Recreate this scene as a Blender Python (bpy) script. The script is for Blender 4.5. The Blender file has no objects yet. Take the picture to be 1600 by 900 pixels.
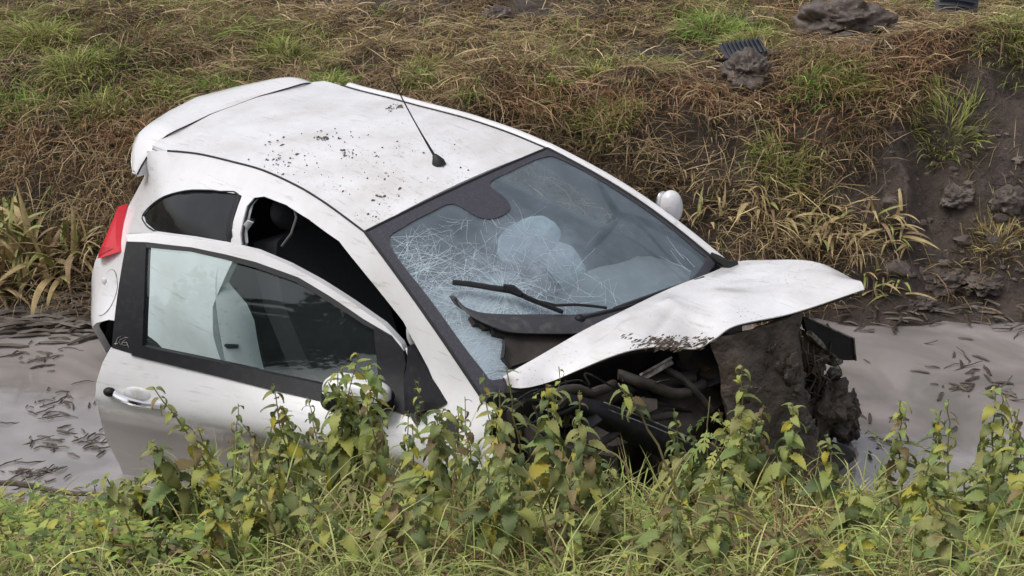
import bpy, math, random
import numpy as np
from mathutils import Vector, Matrix, noise as mnoise
from mathutils.geometry import delaunay_2d_cdt

random.seed(7)
rng = np.random.default_rng(11)
scene = bpy.context.scene
COL = scene.collection

# ------------------------------------------------------------------ camera
PITCH = math.radians(20.0)
CAM_Z = 2.80
CAM_SHIFT = (0.0, 0.0, 0.0)
FPX = 2367.7                      # focal length in pixels of the 1600 wide photograph
cam_data = bpy.data.cameras.new('camera')
cam_data.sensor_width = 36.0
cam_data.lens = FPX / 1600 * 36.0
cam_data.clip_start = 0.05
cam_data.clip_end = 3000.0
cam = bpy.data.objects.new('camera', cam_data)
COL.objects.link(cam)
cam.location = (CAM_SHIFT[0], CAM_SHIFT[1], CAM_Z + CAM_SHIFT[2])
cam.rotation_euler = (math.pi / 2 - PITCH, 0, 0)
scene.camera = cam

# ------------------------------------------------------------------ light
SUN_EL, SUN_AZ = math.radians(60), math.radians(250)     # azimuth clockwise from +Y
world = bpy.data.worlds.new('World')
scene.world = world
world.use_nodes = True
wn = world.node_tree
for n in list(wn.nodes):
    wn.nodes.remove(n)
sky = wn.nodes.new('ShaderNodeTexSky')
sky.sky_type = 'NISHITA'
sky.sun_disc = False
sky.sun_elevation = SUN_EL
sky.sun_rotation = SUN_AZ
sky.air_density = 1.0
sky.dust_density = 4.0
sky.ozone_density = 1.0
hsv = wn.nodes.new('ShaderNodeHueSaturation')           # an overcast sky: most of the blue is gone
hsv.inputs['Saturation'].default_value = 0.30
bgn = wn.nodes.new('ShaderNodeBackground')
bgn.inputs['Strength'].default_value = 0.15
wo = wn.nodes.new('ShaderNodeOutputWorld')
wn.links.new(sky.outputs['Color'], hsv.inputs['Color'])
wn.links.new(hsv.outputs['Color'], bgn.inputs['Color'])
wn.links.new(bgn.outputs['Background'], wo.inputs['Surface'])

sun_d = bpy.data.lights.new('sun', 'SUN')
sun_d.energy = 0.75
sun_d.angle = math.radians(25)
sun_d.color = (1.0, 0.94, 0.88)
sun_o = bpy.data.objects.new('sun', sun_d)
COL.objects.link(sun_o)
sdir = Vector((math.sin(SUN_AZ) * math.cos(SUN_EL), math.cos(SUN_AZ) * math.cos(SUN_EL), math.sin(SUN_EL)))
sun_o.rotation_euler = sdir.to_track_quat('Z', 'Y').to_euler()

vs = scene.view_settings
scene.display_settings.display_device = 'sRGB'
vs.view_transform = 'Standard'
vs.look = 'None'
vs.exposure = 0.20
vs.gamma = 1.0
vs.use_curve_mapping = False
scene.cycles.max_bounces = 8
scene.cycles.transparent_max_bounces = 16

# ------------------------------------------------------------------ noise
_T = np.random.default_rng(5).random((256, 256))


def vnoise(x, y, seed=0):
    x = np.asarray(x, float) + seed * 17.31
    y = np.asarray(y, float) + seed * 9.77
    xi, yi = np.floor(x).astype(int), np.floor(y).astype(int)
    fx, fy = x - xi, y - yi
    fx, fy = fx * fx * (3 - 2 * fx), fy * fy * (3 - 2 * fy)
    a, b = _T[xi & 255, yi & 255], _T[(xi + 1) & 255, yi & 255]
    c, d = _T[xi & 255, (yi + 1) & 255], _T[(xi + 1) & 255, (yi + 1) & 255]
    return (a * (1 - fx) + b * fx) * (1 - fy) + (c * (1 - fx) + d * fx) * fy - 0.5


def fbm(x, y, octaves=4, seed=0, gain=0.5):
    s, a = 0.0, 1.0
    for k in range(octaves):
        s = s + a * vnoise(x * 2 ** k, y * 2 ** k, seed + k)
        a *= gain
    return s


def sstep(t):
    t = np.clip(t, 0, 1)
    return t * t * (3 - 2 * t)


# ------------------------------------------------------------------ terrain height (water surface is z = 0)
def mud_mask(x, y):
    """1 where the far bank is dug up to bare mud (right of the car)."""
    e = fbm(x * 1.7, y * 1.7, 3, 40) * 0.5
    a = sstep((x - (1.60 + (y - 7.4) * 0.52) + e) / 0.30)
    b = sstep((8.62 + 0.22 * (x - 2.2) - y + e * 0.8) / 0.25)
    return np.clip(a * b, 0, 1)


def terrain(x, y):
    x = np.asarray(x, float)
    y = np.asarray(y, float)
    n1 = fbm(x * 0.9, y * 0.9, 4, 1)
    n2 = fbm(x * 4.0, y * 4.0, 4, 9)
    n3 = fbm(x * 14.0, y * 14.0, 3, 21)
    # far bank
    edge = 7.22 + 0.14 * fbm(x * 0.8, x * 0 + 3, 3, 3) + 0.16 * fbm(x * 4.5, x * 0 + 5, 3, 13) + 0.10 * sstep((-1.9 - x) / 0.6) - 0.05 * sstep((x - 1.4) / 0.8)
    d = y - edge
    prof = np.interp(d, [-6, -0.5, -0.12, 0.0, 0.12, 0.30, 0.65, 1.0, 1.35, 1.9, 2.8, 6, 400],
                     [-0.75, -0.7, -0.12, 0.0, 0.06, 0.22, 0.50, 0.76, 0.92, 1.04, 1.10, 1.22, 1.6])
    hump = 0.20 * np.exp(-((x - 2.0) ** 2 / 0.45 + (y - 8.45) ** 2 / 0.22)) + 0.34 * np.exp(-((x - 3.2) ** 2 / 0.5 + (y - 8.5) ** 2 / 0.3))
    m = mud_mask(x, y)
    on = sstep(d / 0.4)
    far = prof + on * (n1 * 0.20 + n2 * 0.085 * (1 + 0.8 * m) + n3 * (0.012 + 0.028 * m) + hump)
    far = far + m * on * (0.16 * np.abs(fbm(x * 2.2, y * 2.2, 3, 33)) + 0.085 * fbm(x * 6, y * 6, 4, 37, 0.62) + 0.035 * np.maximum(fbm(x * 19, y * 19, 2, 39), 0) - 0.16 * sstep((x - 1.9) / 0.5))
    # near bank
    ne = 5.20 + 0.06 * fbm(x * 1.1, x * 0 + 8, 3, 5) + 0.04 * sstep((x - 0.6) / 0.8)
    dn = ne - y
    nprof = np.interp(dn, [-6, -0.5, -0.1, 0.0, 0.15, 0.5, 0.9, 1.4, 2.2, 3.2, 8, 400],
                      [-0.75, -0.7, -0.1, 0.0, 0.07, 0.22, 0.42, 0.62, 0.95, 1.15, 1.2, 1.4])
    near = nprof + sstep(dn / 0.4) * (n1 * 0.07 + n2 * 0.03 + n3 * 0.008)
    return np.maximum(far, near)


# ------------------------------------------------------------------ car frame: X forward, Y left, Z up (metres), fitted to the photograph
_Rw = np.array([[0.6990202519, 0.7087385682, -0.0951857619],
                [-0.7149520524, 0.6899303405, -0.1133123469],
                [-0.0146372854, 0.1472608812, 0.9889893744]])
_tw = np.array([-0.2632452420, 6.2578899829, -0.2503825682])
CAR_M = Matrix([list(_Rw[i]) + [float(_tw[i])] for i in range(3)] + [[0, 0, 0, 1]])
EYE = np.array([0.0, 0.0, CAM_Z])
_sp, _cp = math.sin(PITCH), math.cos(PITCH)


def sight(u, v):
    """World direction of the line of sight through a pixel of the photograph."""
    a, b = (u - 800) / FPX, (v - 450) / FPX
    d = np.array([a, _cp - b * _sp, -_sp - b * _cp])
    return d / np.linalg.norm(d)


def car_line(u, v, M=None):
    o = _Rw.T @ (EYE - _tw)
    d = _Rw.T @ sight(u, v)
    if M is not None:
        R, t = M
        o = R.T @ (o - t)
        d = R.T @ d
    return o, d


def ground_at(u, v):
    d = sight(u, v)
    t = np.linspace(3.0, 16.0, 1300)
    p = EYE + d * t[:, None]
    f = p[:, 2] - np.maximum(terrain(p[:, 0], p[:, 1]), -0.0)
    i = int(np.argmax(f <= 0)) if (f <= 0).any() else len(t) - 1
    return p[i]


def water_at(u, v):
    d = sight(u, v)
    return EYE + d * (-EYE[2] / d[2])


def hit(F, u, v, M=None):
    """First crossing of the line of sight with the implicit surface F(x, y, z) = 0, in car coordinates."""
    o, d = car_line(u, v, M)
    t = np.linspace(3.0, 11.0, 1600)
    p = o + d * t[:, None]
    f = F(p[:, 0], p[:, 1], p[:, 2])
    s = np.nonzero((f[:-1] > 0) & (f[1:] <= 0))[0]
    if len(s):
        i = s[0]
        w = f[i] / (f[i] - f[i + 1])
        return p[i] * (1 - w) + p[i + 1] * w
    return p[int(np.argmin(np.abs(f)))]


def hits(F, pts, M=None):
    return np.array([hit(F, u, v, M) for u, v in pts])


def on_x(u, v, x, M=None):
    o, d = car_line(u, v, M)
    return o + d * (x - o[0]) / d[0]


def on_y(u, v, y, M=None):
    o, d = car_line(u, v, M)
    return o + d * (y - o[1]) / d[1]


def on_z(u, v, z, M=None):
    o, d = car_line(u, v, M)
    return o + d * (z - o[2]) / d[2]


# ------------------------------------------------------------------ mesh helpers
def new_mesh(name, verts, faces, mat=None, smooth=True, angle=40):
    me = bpy.data.meshes.new(name)
    me.from_pydata([tuple(map(float, v)) for v in verts], [], [tuple(map(int, f)) for f in faces])
    me.validate()
    if mat:
        me.materials.append(mat)
    if smooth:
        me.polygons.foreach_set('use_smooth', [True] * len(me.polygons))
        if angle < 180:
            me.set_sharp_from_angle(angle=math.radians(angle))
    me.update()
    return me


def put(name, me, parent=None, matrix=None):
    o = bpy.data.objects.new(name, me)
    COL.objects.link(o)
    if parent:
        o.parent = parent
    if matrix is not None:
        o.matrix_local = matrix
    return o


def part(name, verts, faces, mat, parent, smooth=True, angle=40, lining=None, whole=False):
    me = new_mesh(name, verts, faces, mat, smooth, angle)
    if lining is not None:                       # closed panels list their inner face second: line it with another material
        me.materials.append(lining)
        half = len(verts) // 2
        for pl in me.polygons:
            if (any if whole else all)(i >= half for i in pl.vertices):
                pl.material_index = 1
    return put(name, me, parent)


def tag(o, label=None, cat=None, group=None, kind=None):
    if label:
        o['label'] = label
    if cat:
        o['category'] = cat
    if group:
        o['group'] = group
    if kind:
        o['kind'] = kind
    return o


def empty(name, loc=(0, 0, 0), rot=(0, 0, 0)):
    o = bpy.data.objects.new(name, None)
    o.empty_display_size = 0.1
    COL.objects.link(o)
    o.location = loc
    o.rotation_euler = rot
    return o


def grid(P, thick=0.0, flip=False, off=None):
    """(n, m, 3) points -> verts, faces; with a thickness it becomes a closed shell (offset along the surface normals or OFF)."""
    P = np.asarray(P, float)
    n, m = P.shape[:2]
    q = []
    for i in range(n - 1):
        for j in range(m - 1):
            a = [i * m + j, (i + 1) * m + j, (i + 1) * m + j + 1, i * m + j + 1]
            q.append(a[::-1] if flip else a)
    V = P.reshape(-1, 3)
    if thick == 0.0:
        return V, q
    if off is None:
        du = np.gradient(P, axis=0)
        dv = np.gradient(P, axis=1)
        N = np.cross(du, dv)
        N /= np.linalg.norm(N, axis=2, keepdims=True) + 1e-9
        if flip:
            N = -N
        B = (P - N * thick).reshape(-1, 3)
    else:
        B = V + np.asarray(off) * thick
    k = n * m
    q2 = [[x + k for x in f[::-1]] for f in q]
    rim = [(i, j) for i, j in [((i) * m, (i + 1) * m) for i in range(n - 1)]]
    ring = [i * m for i in range(n)] + [(n - 1) * m + j for j in range(1, m)] + [i * m + m - 1 for i in range(n - 2, -1, -1)] + [j for j in range(m - 2, 0, -1)]
    w = []
    for a, b in zip(ring, ring[1:] + ring[:1]):
        f = [b, a, a + k, b + k]
        w.append(f[::-1] if flip else f)
    return np.vstack([V, B]), q + q2 + w


def resample(pts, step, closed=False):
    pts = np.asarray(pts, float)
    if closed:
        pts = np.vstack([pts, pts[:1]])
    out = []
    for a, b in zip(pts[:-1], pts[1:]):
        k = max(1, int(math.ceil(np.linalg.norm(b - a) / step)))
        for i in range(k):
            out.append(a + (b - a) * i / k)
    if not closed:
        out.append(pts[-1])
    return np.array(out)


def smooth_curve(pts, n=8, closed=False):
    """Catmull-Rom through the points."""
    p = np.asarray(pts, float)
    N = len(p)
    out = []
    for i in range(N if closed else N - 1):
        if closed:
            a, b, c, d = p[(i - 1) % N], p[i], p[(i + 1) % N], p[(i + 2) % N]
        else:
            a, b, c, d = p[max(i - 1, 0)], p[i], p[i + 1], p[min(i + 2, N - 1)]
        for k in range(n):
            t = k / n
            out.append(0.5 * (2 * b + (c - a) * t + (2 * a - 5 * b + 4 * c - d) * t * t + (3 * b - a - 3 * c + d) * t ** 3))
    if not closed:
        out.append(p[-1])
    return np.array(out)


def inside(poly, pts):
    poly = np.asarray(poly)
    x, y = pts[:, 0], pts[:, 1]
    r = np.zeros(len(pts), bool)
    j = len(poly) - 1
    for i in range(len(poly)):
        xi, yi, xj, yj = poly[i][0], poly[i][1], poly[j][0], poly[j][1]
        c = ((yi > y) != (yj > y))
        with np.errstate(divide='ignore', invalid='ignore'):
            xc = (xj - xi) * (y - yi) / (yj - yi) + xi
        r ^= c & (x < xc)
        j = i
    return r


def triangulate(outer, holes=(), step=0.04):
    loops = [resample(outer, step, True)] + [resample(h, step, True) for h in holes]
    V, E = [], []
    for lp in loops:
        k = len(V)
        V += [tuple(p) for p in lp]
        E += [(k + i, k + (i + 1) % len(lp)) for i in range(len(lp))]
    B = np.array(V)
    lo, hi = B.min(0), B.max(0)
    gx, gy = np.meshgrid(np.arange(lo[0], hi[0], step), np.arange(lo[1], hi[1], step * 0.87))
    gx = gx + (np.arange(gx.shape[0]) % 2)[:, None] * step * 0.5
    G = np.stack([gx.ravel(), gy.ravel()], 1)
    if len(G):
        ok = inside(loops[0], G)
        for h in loops[1:]:
            ok &= ~inside(h, G)
        G = G[ok]
        if len(G):
            dist = np.min(np.linalg.norm(G[:, None] - B[None], axis=2), axis=1)
            G = G[dist > step * 0.45]
    allp = [Vector(p) for p in V] + [Vector(p) for p in G]
    vo, eo, fo, *_ = delaunay_2d_cdt(allp, E, [], 0, 1e-7)
    P = np.array([tuple(v) for v in vo])
    T = []
    for f in fo:
        for k in range(1, len(f) - 1):
            T.append((f[0], f[k], f[k + 1]))
    T = np.array(T)
    c = P[T].mean(1)
    ok = inside(loops[0], c)
    for h in loops[1:]:
        ok &= ~inside(h, c)
    ar = np.abs(np.cross(P[T[:, 1]] - P[T[:, 0]], P[T[:, 2]] - P[T[:, 0]]))
    T = T[ok & (ar > 1e-9)]
    return P, T


def plate(outer, holes, fmap, off, step=0.04, flip=False):
    """Closed panel: outline with holes in 2D, mapped to 3D, given a thickness by the offset vector OFF."""
    P, T = triangulate(outer, holes, step)
    F = np.array([fmap(a, b) for a, b in P])
    d3 = np.cross(P[T[:, 1]] - P[T[:, 0]], P[T[:, 2]] - P[T[:, 0]])
    T = np.where((d3 > 0)[:, None], T, T[:, ::-1])
    if flip:
        T = T[:, ::-1]
    n = len(F)
    if callable(off):
        Bk = np.array([f + off(f) for f in F])
    else:
        Bk = F + np.asarray(off)
    cnt = {}
    for t in T:
        for a, b in ((t[0], t[1]), (t[1], t[2]), (t[2], t[0])):
            cnt[(a, b)] = 1
    rim = [(a, b) for (a, b) in cnt if (b, a) not in cnt]
    faces = [tuple(t) for t in T] + [tuple(x + n for x in t[::-1]) for t in T] + [(b, a, a + n, b + n) for a, b in rim]
    return np.vstack([F, Bk]), faces


def tube(path, rad, sides=8, cap=True):
    path = np.asarray(path, float)
    n = len(path)
    rad = np.full(n, rad) if np.isscalar(rad) else np.asarray(rad, float)
    T = np.gradient(path, axis=0)
    T /= np.linalg.norm(T, axis=1, keepdims=True) + 1e-12
    ref = np.array([0, 0, 1.0]) if abs(T[0][2]) < 0.9 else np.array([1.0, 0, 0])
    V, F = [], []
    u = np.cross(T[0], ref)
    for i in range(n):
        u = u - T[i] * (u @ T[i])
        u /= np.linalg.norm(u) + 1e-12
        w = np.cross(T[i], u)
        for k in range(sides):
            a = 2 * math.pi * k / sides
            V.append(path[i] + rad[i] * (math.cos(a) * u + math.sin(a) * w))
    for i in range(n - 1):
        for k in range(sides):
            F.append((i * sides + k, i * sides + (k + 1) % sides, (i + 1) * sides + (k + 1) % sides, (i + 1) * sides + k))
    if cap:
        F.append(tuple(range(sides))[::-1])
        F.append(tuple((n - 1) * sides + k for k in range(sides)))
    return V, F


def join(*vf):
    V, F = [], []
    for v, f in vf:
        k = len(V)
        V += [tuple(x) for x in v]
        F += [tuple(i + k for i in t) for t in f]
    return V, F


def box(c, s, rot=0.0, bevel=0.0, tilt=0.0):
    """Bevelled box; rot about z, tilt about y."""
    b = min(bevel, min(s) * 0.45)
    V, F = [], []
    h = np.array(s, float) / 2
    if b <= 0:
        P = np.array([[sx, sy, sz] for sx in (-1, 1) for sy in (-1, 1) for sz in (-1, 1)], float) * h
        F = [(0, 1, 3, 2), (4, 6, 7, 5), (0, 4, 5, 1), (2, 3, 7, 6), (0, 2, 6, 4), (1, 5, 7, 3)]
    else:
        prof = [(-h[0] + b, -h[1]), (h[0] - b, -h[1]), (h[0], -h[1] + b), (h[0], h[1] - b), (h[0] - b, h[1]), (-h[0] + b, h[1]), (-h[0], h[1] - b), (-h[0], -h[1] + b)]
        P = []
        for z, sc in ((-h[2], b), (-h[2] + b, 0), (h[2] - b, 0), (h[2], b)):
            for x, y in prof:
                P.append((x - math.copysign(min(sc, abs(x)), x), y - math.copysign(min(sc, abs(y)), y), z))
        P = np.array(P)
        for i in range(3):
            for k in range(8):
                F.append((i * 8 + k, i * 8 + (k + 1) % 8, (i + 1) * 8 + (k + 1) % 8, (i + 1) * 8 + k))
        F.append(tuple(range(7, -1, -1)))
        F.append(tuple(24 + k for k in range(8)))
    ct, st = math.cos(tilt), math.sin(tilt)
    P = np.stack([P[:, 0] * ct + P[:, 2] * st, P[:, 1], -P[:, 0] * st + P[:, 2] * ct], 1)
    cr, sr = math.cos(rot), math.sin(rot)
    P = np.stack([P[:, 0] * cr - P[:, 1] * sr, P[:, 0] * sr + P[:, 1] * cr, P[:, 2]], 1) + np.array(c)
    return P, F


def blob(c, r, seed=0, amp=0.25, freq=2.0, nu=20, nv=12):
    """Lumpy closed ellipsoid."""
    V, F = [], []
    r = np.array(r, float)
    for i in range(nv + 1):
        th = math.pi * i / nv
        for k in range(nu):
            ph = 2 * math.pi * k / nu
            n = np.array([math.sin(th) * math.cos(ph), math.sin(th) * math.sin(ph), math.cos(th)])
            d = 1 + amp * 0.55 * mnoise.fractal(Vector(n * freq) + Vector((seed * 1.37, seed * 0.71, 3.1)), 0.75, 2.1, 4)
            V.append(np.array(c) + n * r * d)
    for i in range(nv):
        for k in range(nu):
            F.append((i * nu + k, (i + 1) * nu + k, (i + 1) * nu + (k + 1) % nu, i * nu + (k + 1) % nu))
    return V, F


# ------------------------------------------------------------------ materials
def mat(name, col, rough=0.6, col2=None, scale=20.0, lo=0.4, hi=0.6, bump=0.0, bscale=None, metal=0.0, coat=0.0, spec=0.5, detail=6.0, rough2=None):
    m = bpy.data.materials.new(name)
    m.use_nodes = True
    nt = m.node_tree
    b = nt.nodes['Principled BSDF']
    b.inputs['Base Color'].default_value = (*col, 1)
    b.inputs['Roughness'].default_value = rough
    b.inputs['Metallic'].default_value = metal
    b.inputs['Coat Weight'].default_value = coat
    b.inputs['Coat Roughness'].default_value = 0.08
    b.inputs['Specular IOR Level'].default_value = spec
    tc = nt.nodes.new('ShaderNodeTexCoord')
    if col2 is not None:
        nz = nt.nodes.new('ShaderNodeTexNoise')
        nz.inputs['Scale'].default_value = scale
        nz.inputs['Detail'].default_value = detail
        nz.inputs['Roughness'].default_value = 0.65
        nt.links.new(tc.outputs['Object'], nz.inputs['Vector'])
        mr = nt.nodes.new('ShaderNodeMapRange')
        mr.inputs['From Min'].default_value = lo
        mr.inputs['From Max'].default_value = hi
        nt.links.new(nz.outputs['Fac'], mr.inputs['Value'])
        mx = nt.nodes.new('ShaderNodeMix')
        mx.data_type = 'RGBA'
        mx.inputs['A'].default_value = (*col, 1)
        mx.inputs['B'].default_value = (*col2, 1)
        nt.links.new(mr.outputs['Result'], mx.inputs['Factor'])
        nt.links.new(mx.outputs['Result'], b.inputs['Base Color'])
        if rough2 is not None:
            m2 = nt.nodes.new('ShaderNodeMapRange')
            m2.inputs['To Min'].default_value = rough
            m2.inputs['To Max'].default_value = rough2
            nt.links.new(mr.outputs['Result'], m2.inputs['Value'])
            nt.links.new(m2.outputs['Result'], b.inputs['Roughness'])
    if bump:
        n2 = nt.nodes.new('ShaderNodeTexNoise')
        n2.inputs['Scale'].default_value = bscale or scale * 2
        n2.inputs['Detail'].default_value = 8
        nt.links.new(tc.outputs['Object'], n2.inputs['Vector'])
        bp = nt.nodes.new('ShaderNodeBump')
        bp.inputs['Strength'].default_value = bump
        bp.inputs['Distance'].default_value = 0.02
        nt.links.new(n2.outputs['Fac'], bp.inputs['Height'])
        nt.links.new(bp.outputs['Normal'], b.inputs['Normal'])
    return m


def tint_mat(name, rough=0.7, trans=0.0, spec=0.3, rnd=0.0):
    """Colour of each blade or leaf from its own vertex colour, with some light passing through."""
    m = bpy.data.materials.new(name)
    m.use_nodes = True
    nt = m.node_tree
    b = nt.nodes['Principled BSDF']
    b.inputs['Roughness'].default_value = rough
    b.inputs['Specular IOR Level'].default_value = spec
    at = nt.nodes.new('ShaderNodeAttribute')
    at.attribute_name = 'tint'
    nt.links.new(at.outputs['Color'], b.inputs['Base Color'])
    if trans:
        tr = nt.nodes.new('ShaderNodeBsdfTranslucent')
        nt.links.new(at.outputs['Color'], tr.inputs['Color'])
        mx = nt.nodes.new('ShaderNodeMixShader')
        mx.inputs['Fac'].default_value = trans
        nt.links.new(b.outputs['BSDF'], mx.inputs[1])
        nt.links.new(tr.outputs['BSDF'], mx.inputs[2])
        nt.links.new(mx.outputs['Shader'], nt.nodes['Material Output'].inputs['Surface'])
    return m


def leaf_mat(name, cols, rough=0.55, trans=0.25):
    """Leaf colour: a ramp over the object's own random number, mottled by noise and paler along the midrib."""
    m = bpy.data.materials.new(name)
    m.use_nodes = True
    nt = m.node_tree
    b = nt.nodes['Principled BSDF']
    b.inputs['Roughness'].default_value = rough
    b.inputs['Specular IOR Level'].default_value = 0.35
    oi = nt.nodes.new('ShaderNodeObjectInfo')
    tc = nt.nodes.new('ShaderNodeTexCoord')
    nz = nt.nodes.new('ShaderNodeTexNoise')
    nz.inputs['Scale'].default_value = 26
    nz.inputs['Detail'].default_value = 5
    nt.links.new(tc.outputs['Object'], nz.inputs['Vector'])
    ad = nt.nodes.new('ShaderNodeMath')
    ad.operation = 'MULTIPLY_ADD'
    ad.inputs[1].default_value = 0.55
    nt.links.new(nz.outputs['Fac'], ad.inputs[0])
    sb = nt.nodes.new('ShaderNodeMath')
    sb.operation = 'ADD'
    sb.inputs[1].default_value = -0.27
    nt.links.new(oi.outputs['Random'], sb.inputs[0])
    nt.links.new(sb.outputs[0], ad.inputs[2])
    rp = nt.nodes.new('ShaderNodeValToRGB')
    el = rp.color_ramp.elements
    el[0].position, el[0].color = 0.0, (*cols[0], 1)
    el[1].position, el[1].color = 1.0, (*cols[-1], 1)
    for i, c in enumerate(cols[1:-1]):
        e = el.new((i + 1) / (len(cols) - 1))
        e.color = (*c, 1)
    nt.links.new(ad.outputs[0], rp.inputs['Fac'])
    nt.links.new(rp.outputs['Color'], b.inputs['Base Color'])
    tr = nt.nodes.new('ShaderNodeBsdfTranslucent')
    nt.links.new(rp.outputs['Color'], tr.inputs['Color'])
    mx = nt.nodes.new('ShaderNodeMixShader')
    mx.inputs['Fac'].default_value = trans
    nt.links.new(b.outputs['BSDF'], mx.inputs[1])
    nt.links.new(tr.outputs['BSDF'], mx.inputs[2])
    nt.links.new(mx.outputs['Shader'], nt.nodes['Material Output'].inputs['Surface'])
    return m


def glass_mat(name, tint, haze, haze_col, ior=1.5, milky_areas=None):
    """Thin pane: lets the tinted view through, a haze (dust; on the windscreen painted sky reflection too) scatters, the surface mirrors by Fresnel.
    Milky areas: list of (centre, radius) in object space where the laminated pane turns milky, by crazing and by painted haze."""
    m = bpy.data.materials.new(name)
    m.use_nodes = True
    nt = m.node_tree
    nt.nodes.remove(nt.nodes['Principled BSDF'])
    out = nt.nodes['Material Output']
    tp = nt.nodes.new('ShaderNodeBsdfTransparent')
    tp.inputs['Color'].default_value = (*tint, 1)
    df = nt.nodes.new('ShaderNodeBsdfDiffuse')
    df.inputs['Color'].default_value = (*haze_col, 1)
    mx = nt.nodes.new('ShaderNodeMixShader')
    tc = nt.nodes.new('ShaderNodeTexCoord')
    nz = nt.nodes.new('ShaderNodeTexNoise')
    nz.inputs['Scale'].default_value = 9
    nz.inputs['Detail'].default_value = 9
    nz.inputs['Roughness'].default_value = 0.7
    nt.links.new(tc.outputs['Object'], nz.inputs['Vector'])
    mr = nt.nodes.new('ShaderNodeMapRange')
    mr.inputs['From Min'].default_value = 0.3
    mr.inputs['From Max'].default_value = 0.7
    mr.inputs['To Min'].default_value = haze * 0.6
    mr.inputs['To Max'].default_value = haze * 1.4
    nt.links.new(nz.outputs['Fac'], mr.inputs['Value'])
    fac = mr.outputs['Result']
    for (c, r, amt) in (milky_areas or ()):
        vd = nt.nodes.new('ShaderNodeVectorMath')
        vd.operation = 'DISTANCE'
        vd.inputs[1].default_value = tuple(float(x) for x in c)
        nt.links.new(tc.outputs['Object'], vd.inputs[0])
        n2 = nt.nodes.new('ShaderNodeTexNoise')
        n2.inputs['Scale'].default_value = 14
        n2.inputs['Detail'].default_value = 10
        n2.inputs['Roughness'].default_value = 0.75
        nt.links.new(tc.outputs['Object'], n2.inputs['Vector'])
        ma = nt.nodes.new('ShaderNodeMath')
        ma.operation = 'MULTIPLY_ADD'
        ma.inputs[1].default_value = r * 1.6
        nt.links.new(n2.outputs['Fac'], ma.inputs[0])
        sb = nt.nodes.new('ShaderNodeMath')
        sb.operation = 'SUBTRACT'
        sb.inputs[1].default_value = r * 0.8
        nt.links.new(vd.outputs['Value'], sb.inputs[0])
        nt.links.new(sb.outputs[0], ma.inputs[2])
        m2 = nt.nodes.new('ShaderNodeMapRange')
        m2.inputs['From Min'].default_value = r * 1.05
        m2.inputs['From Max'].default_value = r * 0.1
        m2.inputs['To Min'].default_value = 0
        m2.inputs['To Max'].default_value = amt
        nt.links.new(ma.outputs[0], m2.inputs['Value'])
        a2 = nt.nodes.new('ShaderNodeMath')
        a2.operation = 'ADD'
        a2.use_clamp = True
        nt.links.new(fac, a2.inputs[0])
        nt.links.new(m2.outputs['Result'], a2.inputs[1])
        fac = a2.outputs[0]
    nt.links.new(fac, mx.inputs['Fac'])
    nt.links.new(tp.outputs['BSDF'], mx.inputs[1])
    nt.links.new(df.outputs['BSDF'], mx.inputs[2])
    gl = nt.nodes.new('ShaderNodeBsdfGlossy')
    gl.inputs['Roughness'].default_value = 0.03
    # thin pane: Schlick's mirror share from the angle, the same on both faces
    ge = nt.nodes.new('ShaderNodeNewGeometry')
    dt = nt.nodes.new('ShaderNodeVectorMath')
    dt.operation = 'DOT_PRODUCT'
    nt.links.new(ge.outputs['Normal'], dt.inputs[0])
    nt.links.new(ge.outputs['Incoming'], dt.inputs[1])
    prev = dt.outputs['Value']
    r0 = ((ior - 1) / (ior + 1)) ** 2
    for op, args in (('ABSOLUTE', ()), ('SUBTRACT', 'inv'), ('POWER', 5.0), ('MULTIPLY_ADD', (1 - r0, r0))):
        q = nt.nodes.new('ShaderNodeMath')
        q.operation = op
        if args == 'inv':
            q.inputs[0].default_value = 1.0
            nt.links.new(prev, q.inputs[1])
        else:
            nt.links.new(prev, q.inputs[0])
            if op == 'POWER':
                q.inputs[1].default_value = args
            elif op == 'MULTIPLY_ADD':
                q.inputs[1].default_value, q.inputs[2].default_value = args
        prev = q.outputs[0]
    m3 = nt.nodes.new('ShaderNodeMixShader')
    nt.links.new(prev, m3.inputs['Fac'])
    nt.links.new(mx.outputs['Shader'], m3.inputs[1])
    nt.links.new(gl.outputs['BSDF'], m3.inputs[2])
    nt.links.new(m3.outputs['Shader'], out.inputs['Surface'])
    return m


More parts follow.
